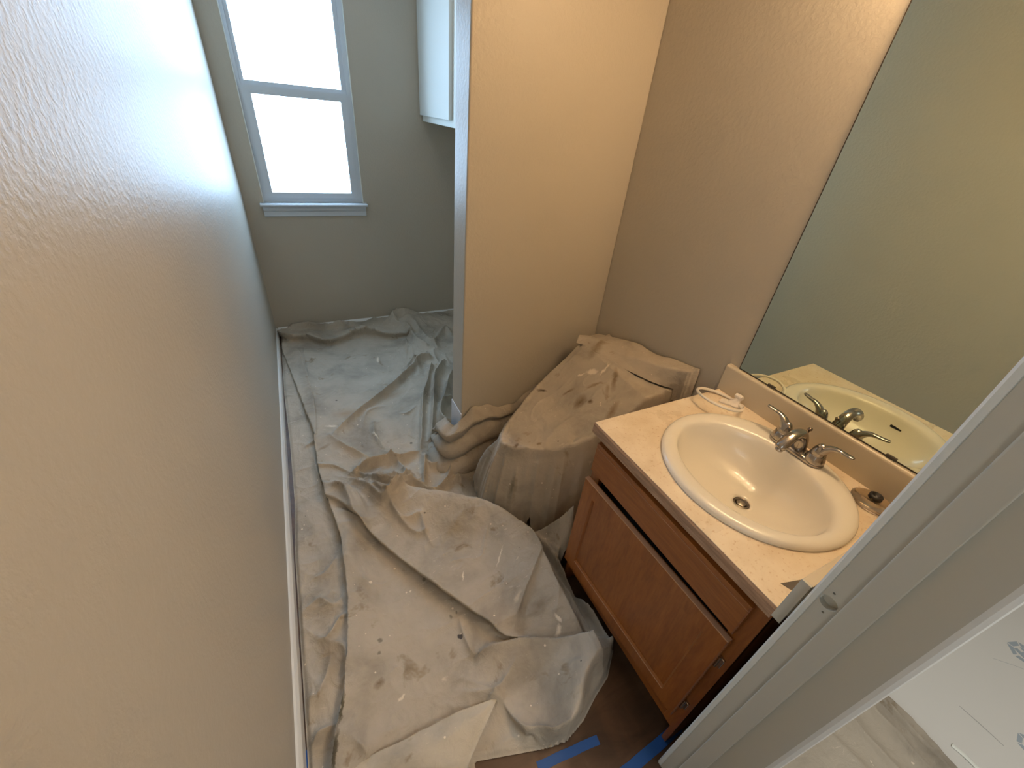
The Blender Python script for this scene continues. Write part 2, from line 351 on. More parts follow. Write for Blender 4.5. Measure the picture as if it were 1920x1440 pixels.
# hall the camera looks out of
b = bmesh.new(); box(b, -1.2, 3.6, -2.6, NW0-.0, -.06, -.004); finish('floor_hall', b, M_floor, **S())
b = bmesh.new(); box(b, -1.2, 3.6, -2.6, NW0, ZC, ZC+.06); finish('ceiling_hall', b, M_ceil, **S())
b = bmesh.new(); box(b, -1.3, -1.2, -2.6, .0, 0, ZC); box(b, -1.2, -.15, NW0, .0, 0, ZC); finish('wall_hall_left', b, M_wall, **S())
b = bmesh.new(); box(b, 3.6, 3.7, -2.6, .0, 0, ZC); box(b, RW+.12, 3.6, NW0, .0, 0, ZC); finish('wall_hall_right', b, M_wall, **S())
b = bmesh.new(); box(b, -1.3, 3.7, -2.7, -2.6, 0, ZC); finish('wall_hall_back', b, M_wall, **S())

# wall cabinet in the nook, painted shut
cab = empty('wall_cabinet', (1.34, 2.9, 1.453), label='pale painted wall cabinet beside the window, above the nook behind the partition', category='cabinet')
b = bmesh.new(); box(b, 1.160, RW, 2.45, D, 1.453, 2.25, .002, 1); part('body', b, M_white, cab)
b = bmesh.new(); box(b, 1.138, 1.160, 2.600, 3.19, 1.487, 2.22, .003, 2); part('door', b, M_white, cab)

# ------------------------------------------------------------------ vanity cabinet
VY0, VY1 = .1165, .702; VX = .984
van = empty('vanity_cabinet', (1.25, .41, 0), label='reddish oak vanity cabinet under the sink with one panel door ajar', category='cabinet')
for y in (VY1-.016, VY0):
    b = bmesh.new(); box(b, VX, RW-.002, y, y+.016, .0, .762); part('side_panel', b, M_wood_z, van)
b = bmesh.new(); box(b, VX+.02, RW-.002, VY0+.016, VY1-.016, .09, .105); part('bottom_shelf', b, M_wood_y, van)
b = bmesh.new(); box(b, VX+.06, VX+.075, VY0+.016, VY1-.016, 0, .09); part('toe_kick', b, M_woodin, van)
for y0, y1 in ((VY1-.038, VY1), (VY0, VY0+.045)):
    b = bmesh.new(); box(b, VX-.001, VX+.018, y0, y1, .09, .762, .001, 1); part('face_frame_stile', b, M_wood_z, van)
for z0, z1 in ((.735, .762), (.09, .125)):
    b = bmesh.new(); box(b, VX, VX+.018, VY0+.04, VY1-.03, z0, z1); part('face_frame_rail', b, M_wood_y, van)
b = bmesh.new(); box(b, VX+.03, VX+.04, VY0+.016, VY1-.016, .105, .745); part('gap_shade_panel', b, M_black, van, label='black sheet painting the shade inside the gap')  # black sheet behind the fronts, painting the shade of the gap
def panel_front(y0, y1, z0, z1, x0, th, fr, name, mat, par, piv=None, ang=0):
    """raised frame + recessed flat panel, bevelled edge; front faces -x"""
    bm = bmesh.new()
    steps = [(0, th), (0, .003), (.003, 0)]
    if fr: steps += [(fr, 0), (fr+.006, .006), (fr+.006, .007)]
    rings = []
    for ins, dx in steps:
        rings.append([Vector((x0+dx, y0+ins, z0+ins)), Vector((x0+dx, y1-ins, z0+ins)), Vector((x0+dx, y1-ins, z1-ins)), Vector((x0+dx, y0+ins, z1-ins))])
    loft(bm, rings, True, True, True)
    if ang: bmesh.ops.rotate(bm, verts=bm.verts, cent=piv, matrix=Matrix.Rotation(ang, 3, 'Z'))
    return part(name, bm, mat, par)
panel_front(.147, .694, .628, .740, VX-.020, .019, 0, 'false_drawer_front', M_wood_y, van)
b = bmesh.new(); box(b, VX-.0212, VX-.0165, .150, .691, .7255, .7262); part('drawer_bevel', b, M_woodedge, van)
ANG = R3(1.6)
dr = panel_front(.142, .690, .168, .603, VX-.022, .019, .052, 'door', M_wood_z, van, (VX, .142, .4), ANG)
def rotd(bm): bmesh.ops.rotate(bm, verts=bm.verts, cent=(VX, .142, .4), matrix=Matrix.Rotation(ANG, 3, 'Z')); return bm
b = bmesh.new(); box(b, VX-.0222, VX-.006, .143, .689, .6015, .6045, .001, 1); part('door_top_edge', rotd(b), M_woodedge, dr, label='lighter top edge of the door')  # paler strip along the top of the door
b = bmesh.new(); box(b, VX-.0225, VX-.0205, .196, .636, .2165, .2205, .0008, 1); part('panel_highlight', rotd(b), M_woodedge, dr)  # pale strip painting the highlight along the panel bevel
for hz in (.245, .505):
    b = bmesh.new(); box(b, VX-.007, VX+.002, .128, .142, hz-.018, hz+.018, .001, 1); lathe(b, (VX-.008, .139, hz-.022), [(.004, 0), (.004, .044)], 10)
    part('hinge', b, M_chrome, van)

# ------------------------------------------------------------------ countertop with sink hole
ct = empty('countertop', (1.25, .42, H), label='peach laminate countertop with bare particle board front edge', category='countertop')
CX0, CX1, CY0, CY1 = .9635, RW, .1165, .7236
SCX, SCY = 1.250, .392
def ring_slab(bm, z0, z1, rx, ry):
    angs = sorted([2*math.pi*i/72 for i in range(72)]+[math.atan2(y-SCY, x-SCX) % (2*math.pi) for x in (CX0, CX1) for y in (CY0, CY1)])
    inn, out = [], []
    for a in angs:
        c, s = math.cos(a), math.sin(a)
        t = min([(CX1-SCX)/c if c > 1e-9 else 9, (CX0-SCX)/c if c < -1e-9 else 9, (CY1-SCY)/s if s > 1e-9 else 9, (CY0-SCY)/s if s < -1e-9 else 9])
        out.append((SCX+c*t, SCY+s*t)); inn.append((SCX+rx*c, SCY+ry*s))
    mk = lambda P, z: [Vector((x, y, z)) for x, y in P]
    loft(bm, [mk(inn, z0), mk(inn, z1), mk(out, z1), mk(out, z0), mk(inn, z0)])
    bmesh.ops.remove_doubles(bm, verts=bm.verts, dist=1e-6)
b = bmesh.new(); ring_slab(b, .766, H, .205, .215); part('counter_slab', b, M_counter, ct)
b = bmesh.new(); prism(b, [(CX0, .762), (CX0-.0035, .764), (CX0-.0035, .793), (CX0, .7985)], 'y', CY0, CY1); 
prism(b, [(CY1, .762), (CY1+.003, .764), (CY1+.003, .793), (CY1, .7985)], 'x', CX0, CX1); part('bare_edge', b, M_chip, ct, label='rough brown particle board edge')
b = bmesh.new(); prism(b, [(1.017, .147), (1.067, .1345), (1.026, .125)], 'z', H, H+.0008); part('triangular_patch', b, simple('dark_grey_patch', (.13, .11, .09), .8), ct, label='dark grey triangular patch')  # thin dark grey triangle laid on the counter top

bs = empty('backsplash', (RW-.01, .42, H), label='peach backsplash strip behind the faucet, below the mirror', category='backsplash')
b = bmesh.new(); pr = [(RW, H), (RW-.0195, H), (RW-.0195, H+.085)]+[(RW-.0125-.007*math.cos(a), H+.0905+.0085*math.sin(a)) for a in [k*math.pi/10 for k in range(0, 6)]]+[(RW, H+.099)]
prism(b, pr, 'y', CY0, CY1+.008); part('splash_panel', b, M_splash, bs)
ss = empty('side_splash', (1.24, .107, H), label='short side splash with grey painted end against the door trim', category='side splash')
b = bmesh.new(); box(b, .962, RW-.020, .0975, .1160, H+.0005, H+.104, .001, 1); part('splash_panel', b, M_splash, ss)
b = bmesh.new(); box(b, .9575, .9625, .0985, .1165, .777, .9045, .0005, 1); part('painted_end', b, M_jamb, ss, label='grey painted end strip')

# ------------------------------------------------------------------ sink
sink = empty('sink', (SCX, SCY, H), label='bone coloured drop-in oval porcelain sink in the countertop', category='sink')
def er(cx, cy, rx, ry, z, n=96): return [Vector((cx+rx*math.cos(2*math.pi*i/n), cy+ry*math.sin(2*math.pi*i/n), z)) for i in range(n)]
prof = [(1.250, .392, .236, .246, .8005), (1.250, .392, .2375, .2475, .806), (1.250, .392, .2345, .2445, .8125), (1.249, .392, .228, .238, .8165),
        (1.247, .392, .215, .228, .8175), (1.240, .391, .190, .218, .8165), (1.236, .391, .176, .211, .8135), (1.235, .391, .169, .207, .808), (1.235, .391, .165, .203, .800),
        (1.236, .391, .160, .197, .78), (1.240, .391, .151, .184, .755), (1.246, .389, .137, .163, .73), (1.252, .387, .117, .135, .71), (1.258, .385, .090, .100, .695), (1.264, .382, .058, .062, .6845), (1.268, .381, .032, .033, .680), (1.269, .381, .0235, .0235, .678), (1.269, .381, .0225, .0225, .672)]
b = bmesh.new(); loft(b, [er(*p) for p in prof]); 
loft(b, [er(1.250, .392, .200, .210, .800), er(1.246, .389, .150, .175, .715), er(1.264, .382, .070, .075, .670), er(1.269, .381, .03, .03, .66)])
part('basin', b, M_porc, sink, smooth=True)
dn = bmesh.new(); lathe(dn, (1.269, .381, .668), [(.0, .000), (.0222, .0), (.0222, .0085), (.0200, .0105), (.0175, .009), (.0165, .003), (.0, .003)], 40, cap0=False, cap1=False)
dra = part('drain_flange', dn, simple('tarnished_metal', (.22, .19, .16), .3, metal=1), sink, smooth=True)
b = bmesh.new(); lathe(b, (1.269, .381, .6705), [(.0, 0), (.0128, 0), (.0128, .0045), (.011, .006), (0, .0065)], 32, cap0=False, cap1=False); part('stopper', b, simple('stopper_metal', (.30, .27, .23), .35, metal=1), dra, smooth=True)
b = bmesh.new()
for k in range(24):
    pass
tube(b, [(1.0795, .335, .7765, .0055, .004), (1.0787, .352, .7765, .0058, .004), (1.0795, .369, .7765, .0055, .004)], 12); part('overflow_slot', b, M_black, sink, smooth=True)

# ------------------------------------------------------------------ faucet
fa = empty('faucet', (1.435, .393, .8165), label='two-handle chrome centerset faucet at the back of the sink', category='faucet')
FY = .393; FX = 1.436; FZ = .8165
b = bmesh.new()
def stad(hx, hy, z, n=24):
    r = hx; out = []
    for k in range(n+1): a = -math.pi/2*0+math.pi*k/n; out.append((FX+r*math.cos(a), FY+hy-r+r*math.sin(a)))
    for k in range(n+1): a = math.pi+math.pi*k/n; out.append((FX+r*math.cos(a), FY-hy+r+r*math.sin(a)))
    return [Vector((x, y, z)) for x, y in out]
loft(b, [stad(.0255, .0775, FZ-.001), stad(.0260, .0780, FZ+.004), stad(.0245, .0765, FZ+.009), stad(.018, .068, FZ+.0125), stad(.010, .05, FZ+.0135)], True, True, True)
part('base_plate', b, M_chrome, fa, smooth=True)
for s in (1, -1):
    b = bmesh.new(); lathe(b, (FX, FY+s*.051, FZ+.006), [(.0255, 0), (.0260, .006), (.0240, .014), (.0215, .022), (.0200, .027)], 32); hb = part('handle_base', b, M_chrome, fa, smooth=True)
    b = bmesh.new(); lathe(b, (FX, FY+s*.051, FZ+.031), [(.0195, 0), (.0195, .004), (.0170, .016), (.0120, .028), (.0060, .034), (0, .0355)], 32, cap1=False)
    y0 = FY+s*.051
    tube(b, [(FX+.000, y0+s*.001, FZ+.040, .018, .015), (FX+.001, y0+s*.014, FZ+.061, .0135, .010), (FX+.001, y0+s*.030, FZ+.072, .0090, .0065), (FX+.0, y0+s*.048, FZ+.075, .0078, .0046), (FX-.002, y0+s*.064, FZ+.077, .0082, .0042), (FX-.003, y0+s*.072, FZ+.0785, .0052, .0028)], 16)
    part('lever_handle', b, M_chrome, fa, smooth=True)
b = bmesh.new()
tube(b, [(FX+.004, FY, FZ+.004, .0215, .0175), (FX+.002, FY, FZ+.025, .0200, .0175), (FX-.006, FY, FZ+.050, .0168, .0150), (FX-.024, FY, FZ+.071, .0150, .0135), (FX-.052, FY, FZ+.078, .0150, .0125), (FX-.080, FY, FZ+.070, .0158, .0130), (FX-.100, FY, FZ+.054, .0158, .0135), (FX-.104, FY, FZ+.045, .0140, .0125)], 24)
sp = part('spout', b, M_chrome, fa, smooth=True)
b = bmesh.new(); lathe(b, (FX-.103, FY, FZ+.036), [(.0095, 0), (.0105, .002), (.0105, .010)], 24); part('aerator', b, M_chrome, sp, smooth=True)
b = bmesh.new(); lathe(b, (FX+.021, FY+.004, FZ+.008), [(.0022, 0), (.0022, .050), (.0030, .056), (.0060, .060), (.0066, .064), (.0040, .068), (0, .069)], 16, cap1=False)
part('lift_rod', b, simple('dark_lift_rod', (.30, .24, .20), .25, metal=1), fa, smooth=True)

# ------------------------------------------------------------------ mirror, clips
mir = empty('wall_mirror', (RW, .39, .905), label='large frameless mirror above the backsplash on the right wall', category='mirror')
b = bmesh.new(); box(b, RW-.0055, RW-.0005, NW1+.004, .694, .903, 1.99); part('mirror_glass', b, M_mirror, mir)
b = bmesh.new(); box(b, RW-.0060, RW-.0002, .6935, .6958, .902, 1.99); box(b, RW-.0062, RW-.0002, NW1+.004, .695, .9005, .9034); part('mirror_edge', b, simple('dark_mirror_edge', (.05, .035, .02), .5), mir, label='dark mirror edge')
for cy in (.575, .231):
    b = bmesh.new(); box(b, RW-.009, RW-.0008, cy-.0125, cy+.0125, .9005, .9085, .0008, 1); part('mirror_clip', b, simple('dark_clip', (.06, .045, .03), .4), mir)

# ------------------------------------------------------------------ towel ring lying on the counter
tr = empty('towel_ring', (1.40, .66, H), label='white plastic towel ring with its triangular mount lying on the counter', category='towel ring')
b = bmesh.new(); n = 56; RC = Vector((1.420, .655, H+.024)); nrm = (Vector((.26, .05, 1))).normalized(); ux = Vector((1, 0, 0)); ux = (ux-nrm*ux.dot(nrm)).normalized(); uy = nrm.cross(ux); rings = []
for i in range(n):
    a = 2*math.pi*i/n; c = RC+ux*(.074*math.cos(a))+uy*(.074*math.sin(a)); rad = (c-RC).normalized()
    rings.append([c+rad*(.0046*math.cos(2*math.pi*k/12))+nrm*(.0046*math.sin(2*math.pi*k/12)) for k in range(12)])
loft(b, rings+[rings[0]]); bmesh.ops.remove_doubles(b, verts=b.verts, dist=1e-6); part('ring', b, M_plasticw, tr, smooth=True)
b = bmesh.new()
# mount: flat foot, flared post and the knuckle that holds the ring
prism(b, [(1.438, .664), (1.476, .608), (1.505, .612), (1.500, .640), (1.462, .672)], 'z', H+.0005, H+.006)
rings = []
for t, hw, hl in ((0, .022, .018), (.3, .016, .013), (.7, .010, .009), (1, .0085, .0075)):
    c = Vector((1.478, .636, H+.005)).lerp(Vector((1.489, .632, H+.028)), t)
    rings.append([c+Vector((math.cos(a)*hl, math.sin(a)*hw, 0)) for a in [2*math.pi*k/16 for k in range(16)]])
loft(b, rings, True, True, True)
tube(b, [(1.487, .622, H+.030, .0085), (1.489, .633, H+.031, .0095), (1.489, .646, H+.030, .0085)], 14)
part('mount', b, M_plasticw, tr, smooth=False)

# ------------------------------------------------------------------ clear disc with dark plug
cd = empty('stopper_disc', (1.455, .196, H), label='clear plastic disc with a dark round center near the side splash', category='sink stopper')
b = bmesh.new(); lathe(b, (1.462, .193, H+.0005), [(0, 0), (.044, 0), (.047, .002), (.047, .005), (.040, .009), (.024, .014), (.014, .016), (0, .016)], 48, cap0=False, cap1=False); part('clear_flange', b, M_clear, cd, smooth=True)
b = bmesh.new(); lathe(b, (1.462, .193, H+.017), [(0, 0), (.0150, 0), (.0150, .010), (.0125, .012), (.0095, .0115), (.0085, .004), (0, .004)], 32, cap0=False, cap1=False); part('rubber_center', b, M_rubber, cd, smooth=True)

# ------------------------------------------------------------------ vanity light above the mirror (out of frame)
vl = empty('vanity_light', (RW, .40, 2.08), label='warm bulb light bar above the mirror', category='light')
b = bmesh.new(); box(b, RW-.03, RW-.0005, .12, .70, 2.03, 2.13, .004, 2); part('back_plate', b, M_chrome, vl)
for k in range(4):
    y = .185+k*.15
    b = bmesh.new(); bmesh.ops.create_uvsphere(b, u_segments=20, v_segments=12, radius=.036); bmesh.ops.translate(b, verts=b.verts, vec=(RW-.078, y, 2.075)); part('bulb', b, M_bulb, vl, smooth=True)
    b = bmesh.new(); lathe(b, (RW-.045, y, 2.075), [(.016, 0), (.016, .02)], 16, 'x'); part('socket', b, M_chrome, vl)
    l = bpy.data.lights.new('bulb_glow', 'POINT'); l.energy = BULB_POWER; l.color = BULB_COL; l.shadow_soft_size = .04
    lo = bpy.data.objects.new('bulb_glow', l); COL.objects.link(lo); lo.location = (RW-.078-.045, y, 2.06)

FOLDS = [
  ([[0.023,2.998],[0.102,2.42],[0.149,2.04],[0.17,1.822],[0.173,1.636],[0.198,1.396],[0.22,1.221],[0.218,1.063],[0.214,0.948],[0.189,0.777],[0.161,0.637],[0.136,0.56],[0.104,0.457],[0.085,0.375]], [0.006,0.012,0.016,0.02,0.026,0.028,0.028,0.028,0.028,0.026,0.026,0.026,0.026,0.02], 0.1, 0.007, 1.12),
  ([[0.135,1.847],[0.14,1.659],[0.168,1.418],[0.191,1.241],[0.191,1.081],[0.189,0.965],[0.166,0.792],[0.14,0.651],[0.115,0.572],[0.085,0.468],[0.066,0.386]], [0,0.008,0.012,0.012,0.012,0.01,0.01,0.01,0.012,0.014,0.01], 0.012, 0.012, 1.12),
  ([[0.164,1.471],[0.232,1.366],[0.299,1.223],[0.373,1.076],[0.468,0.915],[0.554,0.769],[0.614,0.667],[0.663,0.573],[0.704,0.538]], [0,0.018,0.03,0.03,0.03,0.03,0.028,0.022,0], 0.17, 0.006, 1.12),
  ([[0.177,1.497],[0.28,1.376],[0.317,1.225]], [0,0.02,0], 0.012, 0.02, 1.12),
  ([[0.354,1.445],[0.511,1.28],[0.67,1.157],[0.818,1.021],[0.891,0.852],[0.895,0.685],[0.895,0.541],[0.897,0.427]], [0.01,0.055,0.068,0.072,0.068,0.06,0.05,0.03], 0.022, 0.13, 1.7),
  ([[0.915,0.864],[0.945,0.78],[0.968,0.645],[0.982,0.514],[0.98,0.396]], [0.01,0.028,0.034,0.034,0.02], 0.01, 0.01, 1.12),
  ([[0.963,0.849],[0.996,0.694],[1.022,0.553],[1.013,0.421],[0.99,0.379]], [0,0.012,0.014,0.02,0.02], 0.008, 0.008, 1.12),
  ([[0.976,0.379],[0.895,0.367],[0.825,0.348],[0.759,0.292],[0.703,0.242]], [0.02,0.045,0.055,0.055,0.035], 0.022, 0.05, 1.6),
  ([[0.773,0.435],[0.773,0.367],[0.73,0.294],[0.688,0.257]], [0,0.02,0.02,0.02], 0.05, 0.07, 2.0),
  ([[0.656,0.269],[0.69,0.248],[0.709,0.245]], [0,0.02,0.02], 0.02, 0.01, 1.12),
  ([[0.584,0.367],[0.604,0.324],[0.656,0.268],[0.699,0.242]], [0,0.02,0.026,0.02], 0.016, 0.006, 1.12),
  ([[0.529,0.557],[0.582,0.54],[0.676,0.505],[0.773,0.457],[0.878,0.407],[0.955,0.402]], [0,0.022,0.03,0.03,0.03,0.02], 0.006, 0.05, 1.12),
  ([[0.658,0.566],[0.713,0.528],[0.642,0.549],[0.576,0.56],[0.532,0.555]], [0.01,0.02,0.02,0.02,0], 0.012, 0.02, 1.12),
  ([[0.537,0.72],[0.527,0.661],[0.528,0.593],[0.537,0.557]], [0,0.008,0.012,0], 0.02, 0.008, 1.12),
  ([[0.557,0.687],[0.59,0.649],[0.618,0.62],[0.661,0.57]], [0.004,0.012,0.012,0], 0.03, 0.02, 1.12),
  ([[0.435,0.56],[0.494,0.504],[0.556,0.443]], [0,0.008,0.01], 0.02, 0.02, 1.12),
  ([[0.556,0.443],[0.611,0.464],[0.668,0.5]], [0.01,0.01,0], 0.012, 0.03, 1.12),
  ([[0.556,0.443],[0.484,0.477],[0.419,0.513]], [0.008,0.006,0], 0.02, 0.012, 1.12),
  ([[0.567,0.418],[0.588,0.358],[0.607,0.31]], [0,0.016,0.018], 0.05, 0.008, 1.12),
  ([[0.5,0.464],[0.567,0.418]], [0,0.01], 0.012, 0.02, 1.12),
  ([[0.421,1.233],[0.446,1.15],[0.518,1.145],[0.513,1.066],[0.525,0.986]], [0,0.01,0.008,0.012,0], 0.012, 0.012, 1.12),
  ([[0.3,1.43],[0.395,1.338],[0.441,1.287],[0.513,1.345]], [0,0.018,0.02,0.02], 0.01, 0.018, 1.12),
  ([[0.353,1.409],[0.403,1.283],[0.43,1.162],[0.479,1.074],[0.541,1.07]], [0.01,0.018,0.016,0.01,0], 0.018, 0.01, 1.12),
  ([[0.214,1.343],[0.249,1.28],[0.298,1.207]], [0,0.014,0.01], 0.012, 0.012, 1.12),
  ([[0.238,1.228],[0.232,1.132],[0.234,1.041],[0.263,0.936],[0.3,0.818]], [0.004,0.012,0.01,0.006,0], 0.02, 0.015, 1.12),
  ([[0.233,1.245],[0.304,1.204],[0.322,1.162]], [0.006,0.014,0], 0.02, 0.016, 1.12),
  ([[0.895,0.856],[0.923,0.711],[0.94,0.584],[0.944,0.466],[0.952,0.402]], [0.01,0.018,0.018,0.016,0], 0.006, 0.016, 1.12),
  ([[0.913,0.796],[0.936,0.621],[0.906,0.438]], [0,0.012,0], 0.02, 0.01, 1.12),
  ([[0.553,0.992],[0.623,0.861],[0.712,0.757]], [0,0.005,0], 0.03, 0.03, 1.12),
  ([[0.607,0.615],[0.725,0.602],[0.842,0.575]], [0,0.006,0], 0.03, 0.02, 1.12),
  ([[0.126,0.541],[0.166,0.465],[0.184,0.436]], [0,0.012,0], 0.02, 0.012, 1.12),
  ([[0.163,0.513],[0.229,0.482],[0.323,0.506]], [0,0.005,0], 0.03, 0.03, 1.12),
  ([[0.03,1.128],[0.099,1.061],[0.165,1.109],[0.205,1.175]], [0,0.01,0.01,0], 0.02, 0.03, 1.12),
  ([[0.04,0.948],[0.097,0.965],[0.136,0.923],[0.185,0.97]], [0.006,0.016,0.01,0], 0.025, 0.03, 1.12),
  ([[0.048,0.867],[0.097,0.816],[0.15,0.868],[0.18,0.879]], [0.004,0.01,0.014,0], 0.012, 0.012, 1.12),
  ([[0.121,0.798],[0.15,0.764],[0.148,0.697],[0.117,0.654]], [0.012,0.018,0.012,0], 0.02, 0.03, 1.12),
  ([[0.029,0.676],[0.062,0.655],[0.092,0.709],[0.104,0.764]], [0.002,0.014,0.012,0], 0.02, 0.02, 1.12),
  ([[0.036,0.54],[0.054,0.558],[0.094,0.563]], [0.004,0.018,0.004], 0.012, 0.012, 1.12),
  ([[0.04,0.759],[0.047,0.68],[0.029,0.601]], [0,0.01,0], 0.02, 0.02, 1.12),
  ([[0.209,1.885],[0.241,1.82],[0.299,1.725],[0.358,1.654],[0.394,1.612]], [0.004,0.02,0.026,0.024,0.006], 0.012, 0.026, 1.12),
  ([[0.453,1.684],[0.483,1.609],[0.519,1.567],[0.597,1.586],[0.661,1.577]], [0.006,0.024,0.028,0.02,0.006], 0.01, 0.016, 1.12),
  ([[0.317,1.527],[0.358,1.456],[0.394,1.389],[0.457,1.376],[0.525,1.415],[0.548,1.469]], [0.01,0.026,0.034,0.03,0.02,0.006], 0.012, 0.01, 1.12),
  ([[0.51,1.566],[0.522,1.469],[0.531,1.402],[0.575,1.325]], [0.004,0.024,0.022,0.006], 0.008, 0.014, 1.12),
  ([[0.658,1.552],[0.624,1.455],[0.584,1.327]], [0.01,0.03,0.02], 0.008, 0.012, 1.12),
  ([[0.77,1.495],[0.745,1.408],[0.709,1.345],[0.628,1.286],[0.591,1.307]], [0.012,0.03,0.03,0.024,0.01], 0.009, 0.02, 1.12),
  ([[0.173,1.634],[0.24,1.589],[0.303,1.514],[0.363,1.58],[0.435,1.592],[0.515,1.589]], [0.012,0.014,0.022,0.028,0.03,0.012], 0.014, 0.01, 1.12),
  ([[0.303,1.514],[0.35,1.598],[0.361,1.614]], [0.012,0.02,0.006], 0.01, 0.012, 1.12),
  ([[0.242,1.518],[0.332,1.389],[0.387,1.269],[0.451,1.308],[0.514,1.363],[0.589,1.298],[0.655,1.237],[0.73,1.135]], [0.01,0.028,0.034,0.04,0.044,0.03,0.02,0], 0.012, 0.016, 1.12),
  ([[0.376,1.336],[0.421,1.285],[0.482,1.305]], [0,-0.014,0], 0.012, 0.012, 1.12),
  ([[0.19,1.499],[0.241,1.411],[0.272,1.312],[0.3,1.215]], [0.008,0.022,0.024,0.01], 0.016, 0.008, 1.12),
  ([[0.634,1.564],[0.645,1.49],[0.671,1.453],[0.716,1.477],[0.749,1.52]], [0.01,0.02,0.026,0.02,0.01], 0.02, 0.014, 1.12),
  ([[0.461,1.927],[0.445,1.818],[0.455,1.722],[0.468,1.673]], [0.006,0.012,0.012,0], 0.012, 0.012, 1.12),
  ([[0.756,1.399],[0.772,1.34],[0.748,1.251],[0.787,1.166]], [0.012,0.01,0.006,0], 0.016, 0.016, 1.12),
  ([[0.106,1.842],[0.162,1.85],[0.157,1.751]], [0.006,0.016,0.006], 0.01, 0.012, 1.12),
  ([[0.958,2.489],[0.9,2.494],[0.811,2.397],[0.685,2.276],[0.546,2.155],[0.424,2.055],[0.333,1.973],[0.247,1.883]], [0.03,0.036,0.034,0.032,0.03,0.028,0.022,0.01], 0.022, 0.006, 1.3),
  ([[0.788,2.453],[0.841,2.513],[0.958,2.556]], [0.006,0.016,0.014], 0.01, 0.014, 1.12),
  ([[0.398,1.9],[0.435,2.006],[0.505,2.054],[0.611,2.054]], [0.006,0.01,0.008,0], 0.012, 0.02, 1.12),
  ([[0.603,1.977],[0.657,1.94],[0.724,1.99]], [0.0,0.01,0.004], 0.015, 0.01, 1.12),
  ([[0.13,2.757],[0.216,2.717],[0.306,2.602]], [0.008,0.012,0], 0.01, 0.02, 1.12),
  ([[0.16,2.858],[0.171,2.537],[0.162,2.269],[0.174,2.014],[0.169,1.859]], [0.006,0.012,0.01,0.01,0.008], 0.05, 0.02, 1.12),
  ([[0.061,2.916],[0.116,2.872],[0.131,2.739],[0.161,2.389],[0.169,2.119],[0.171,1.873]], [0.01,0.012,0.01,0.01,0.01,0.006], 0.006, 0.05, 1.12),
  ([[0.307,2.508],[0.316,2.31],[0.27,2.096]], [0,0.004,0], 0.03, 0.03, 1.12),
  ([[0.367,2.377],[0.442,2.441],[0.597,2.412]], [0,0.004,0], 0.03, 0.03, 1.12),
  ([[0.365,2.213],[0.498,2.248],[0.622,2.205]], [0,0.004,0], 0.03, 0.03, 1.12),
  ([[0.936,2.372],[0.85,2.167],[0.78,2.025],[0.717,1.825],[0.646,1.611]], [0.03,0.036,0.034,0.03,0.016], 0.018, 0.01, 1.12),
  ([[1.048,2.42],[0.919,2.217],[0.837,1.99],[0.77,1.792],[0.721,1.663]], [0.02,0.04,0.04,0.038,0.02], 0.014, 0.012, 1.12),
  ([[1.034,2.226],[0.933,2.038],[0.855,1.906]], [0.04,0.04,0.02], 0.03, 0.012, 1.12),
  ([[0.983,2.641],[0.93,2.744],[0.916,2.902]], [0.02,0.02,0.01], 0.02, 0.02, 1.12),
  ([[1.058,2.706],[1.213,2.914],[1.237,2.808]], [0.012,0.03,0.02], 0.02, 0.02, 1.12),
  ([[0.873,2.841],[0.844,2.674],[0.806,2.55]], [0.01,0.014,0], 0.01, 0.02, 1.12),
  ([[0.94,1.954],[0.86,1.886],[0.818,1.792],[0.824,1.73],[0.869,1.692],[0.929,1.68]], [0.03,0.045,0.05,0.05,0.046,0.04], 0.012, 0.016, 1.12),
  ([[0.717,1.652],[0.762,1.651],[0.775,1.599],[0.811,1.556],[0.879,1.522],[1.0,1.563],[1.154,1.658],[1.309,1.751]], [0.01,0.03,0.05,0.058,0.06,0.06,0.06,0.06], 0.018, 0.01, 1.12),
  ([[0.909,1.745],[1.018,1.715],[1.116,1.707],[1.224,1.687],[1.442,1.819]], [0.03,0.05,0.06,0.06,0.05], 0.014, 0.018, 1.12),
  ([[0.805,1.643],[0.804,1.537],[0.838,1.466],[0.909,1.468],[1.039,1.525]], [0.01,0.03,0.034,0.03,0.01], 0.014, 0.009, 1.12),
  ([[0.733,1.686],[0.774,1.655],[0.765,1.567],[0.721,1.554]], [0.01,0.02,0.02,0.01], 0.012, 0.012, 1.12),
  ([[0.036,3.115],[0.091,3.031],[0.208,3.014],[0.346,2.938],[0.53,2.999],[0.681,2.955],[0.777,2.896],[0.897,2.882]], [0.03,0.036,0.036,0.03,0.036,0.036,0.03,0.02], 0.06, 0.006, 1.12),
  ([[0.113,3.187],[0.223,3.172],[0.366,3.099],[0.446,3.124],[0.492,3.079]], [0.02,0.034,0.03,0.034,0.01], 0.03, 0.012, 1.12),
  ([[0.684,2.97],[0.828,3.126],[0.924,3.224]], [0.01,0.02,0.02], 0.01, 0.02, 1.12),
  ([[0.477,3.174],[0.54,3.059],[0.633,2.985]], [0.01,0.014,0.01], 0.01, 0.02, 1.12),
  ([[0.994,2.977],[1.015,2.749],[1.058,2.706]], [0.01,0.018,0.01], 0.01, 0.02, 1.12),
]
EDGE = [[0.923,0.899],[0.93,0.793],[0.963,0.697],[0.985,0.575],[1.008,0.468],[0.993,0.386],[0.925,0.328],[0.856,0.301],[0.783,0.265],[0.706,0.244],[0.65,0.254],[0.439,0.319]]
FLAP = [[0.558,0.422],[0.483,0.365],[0.422,0.318],[0.391,0.287],[0.092,0.393],[0.125,0.435],[0.169,0.445],[0.272,0.44],[0.417,0.438]]

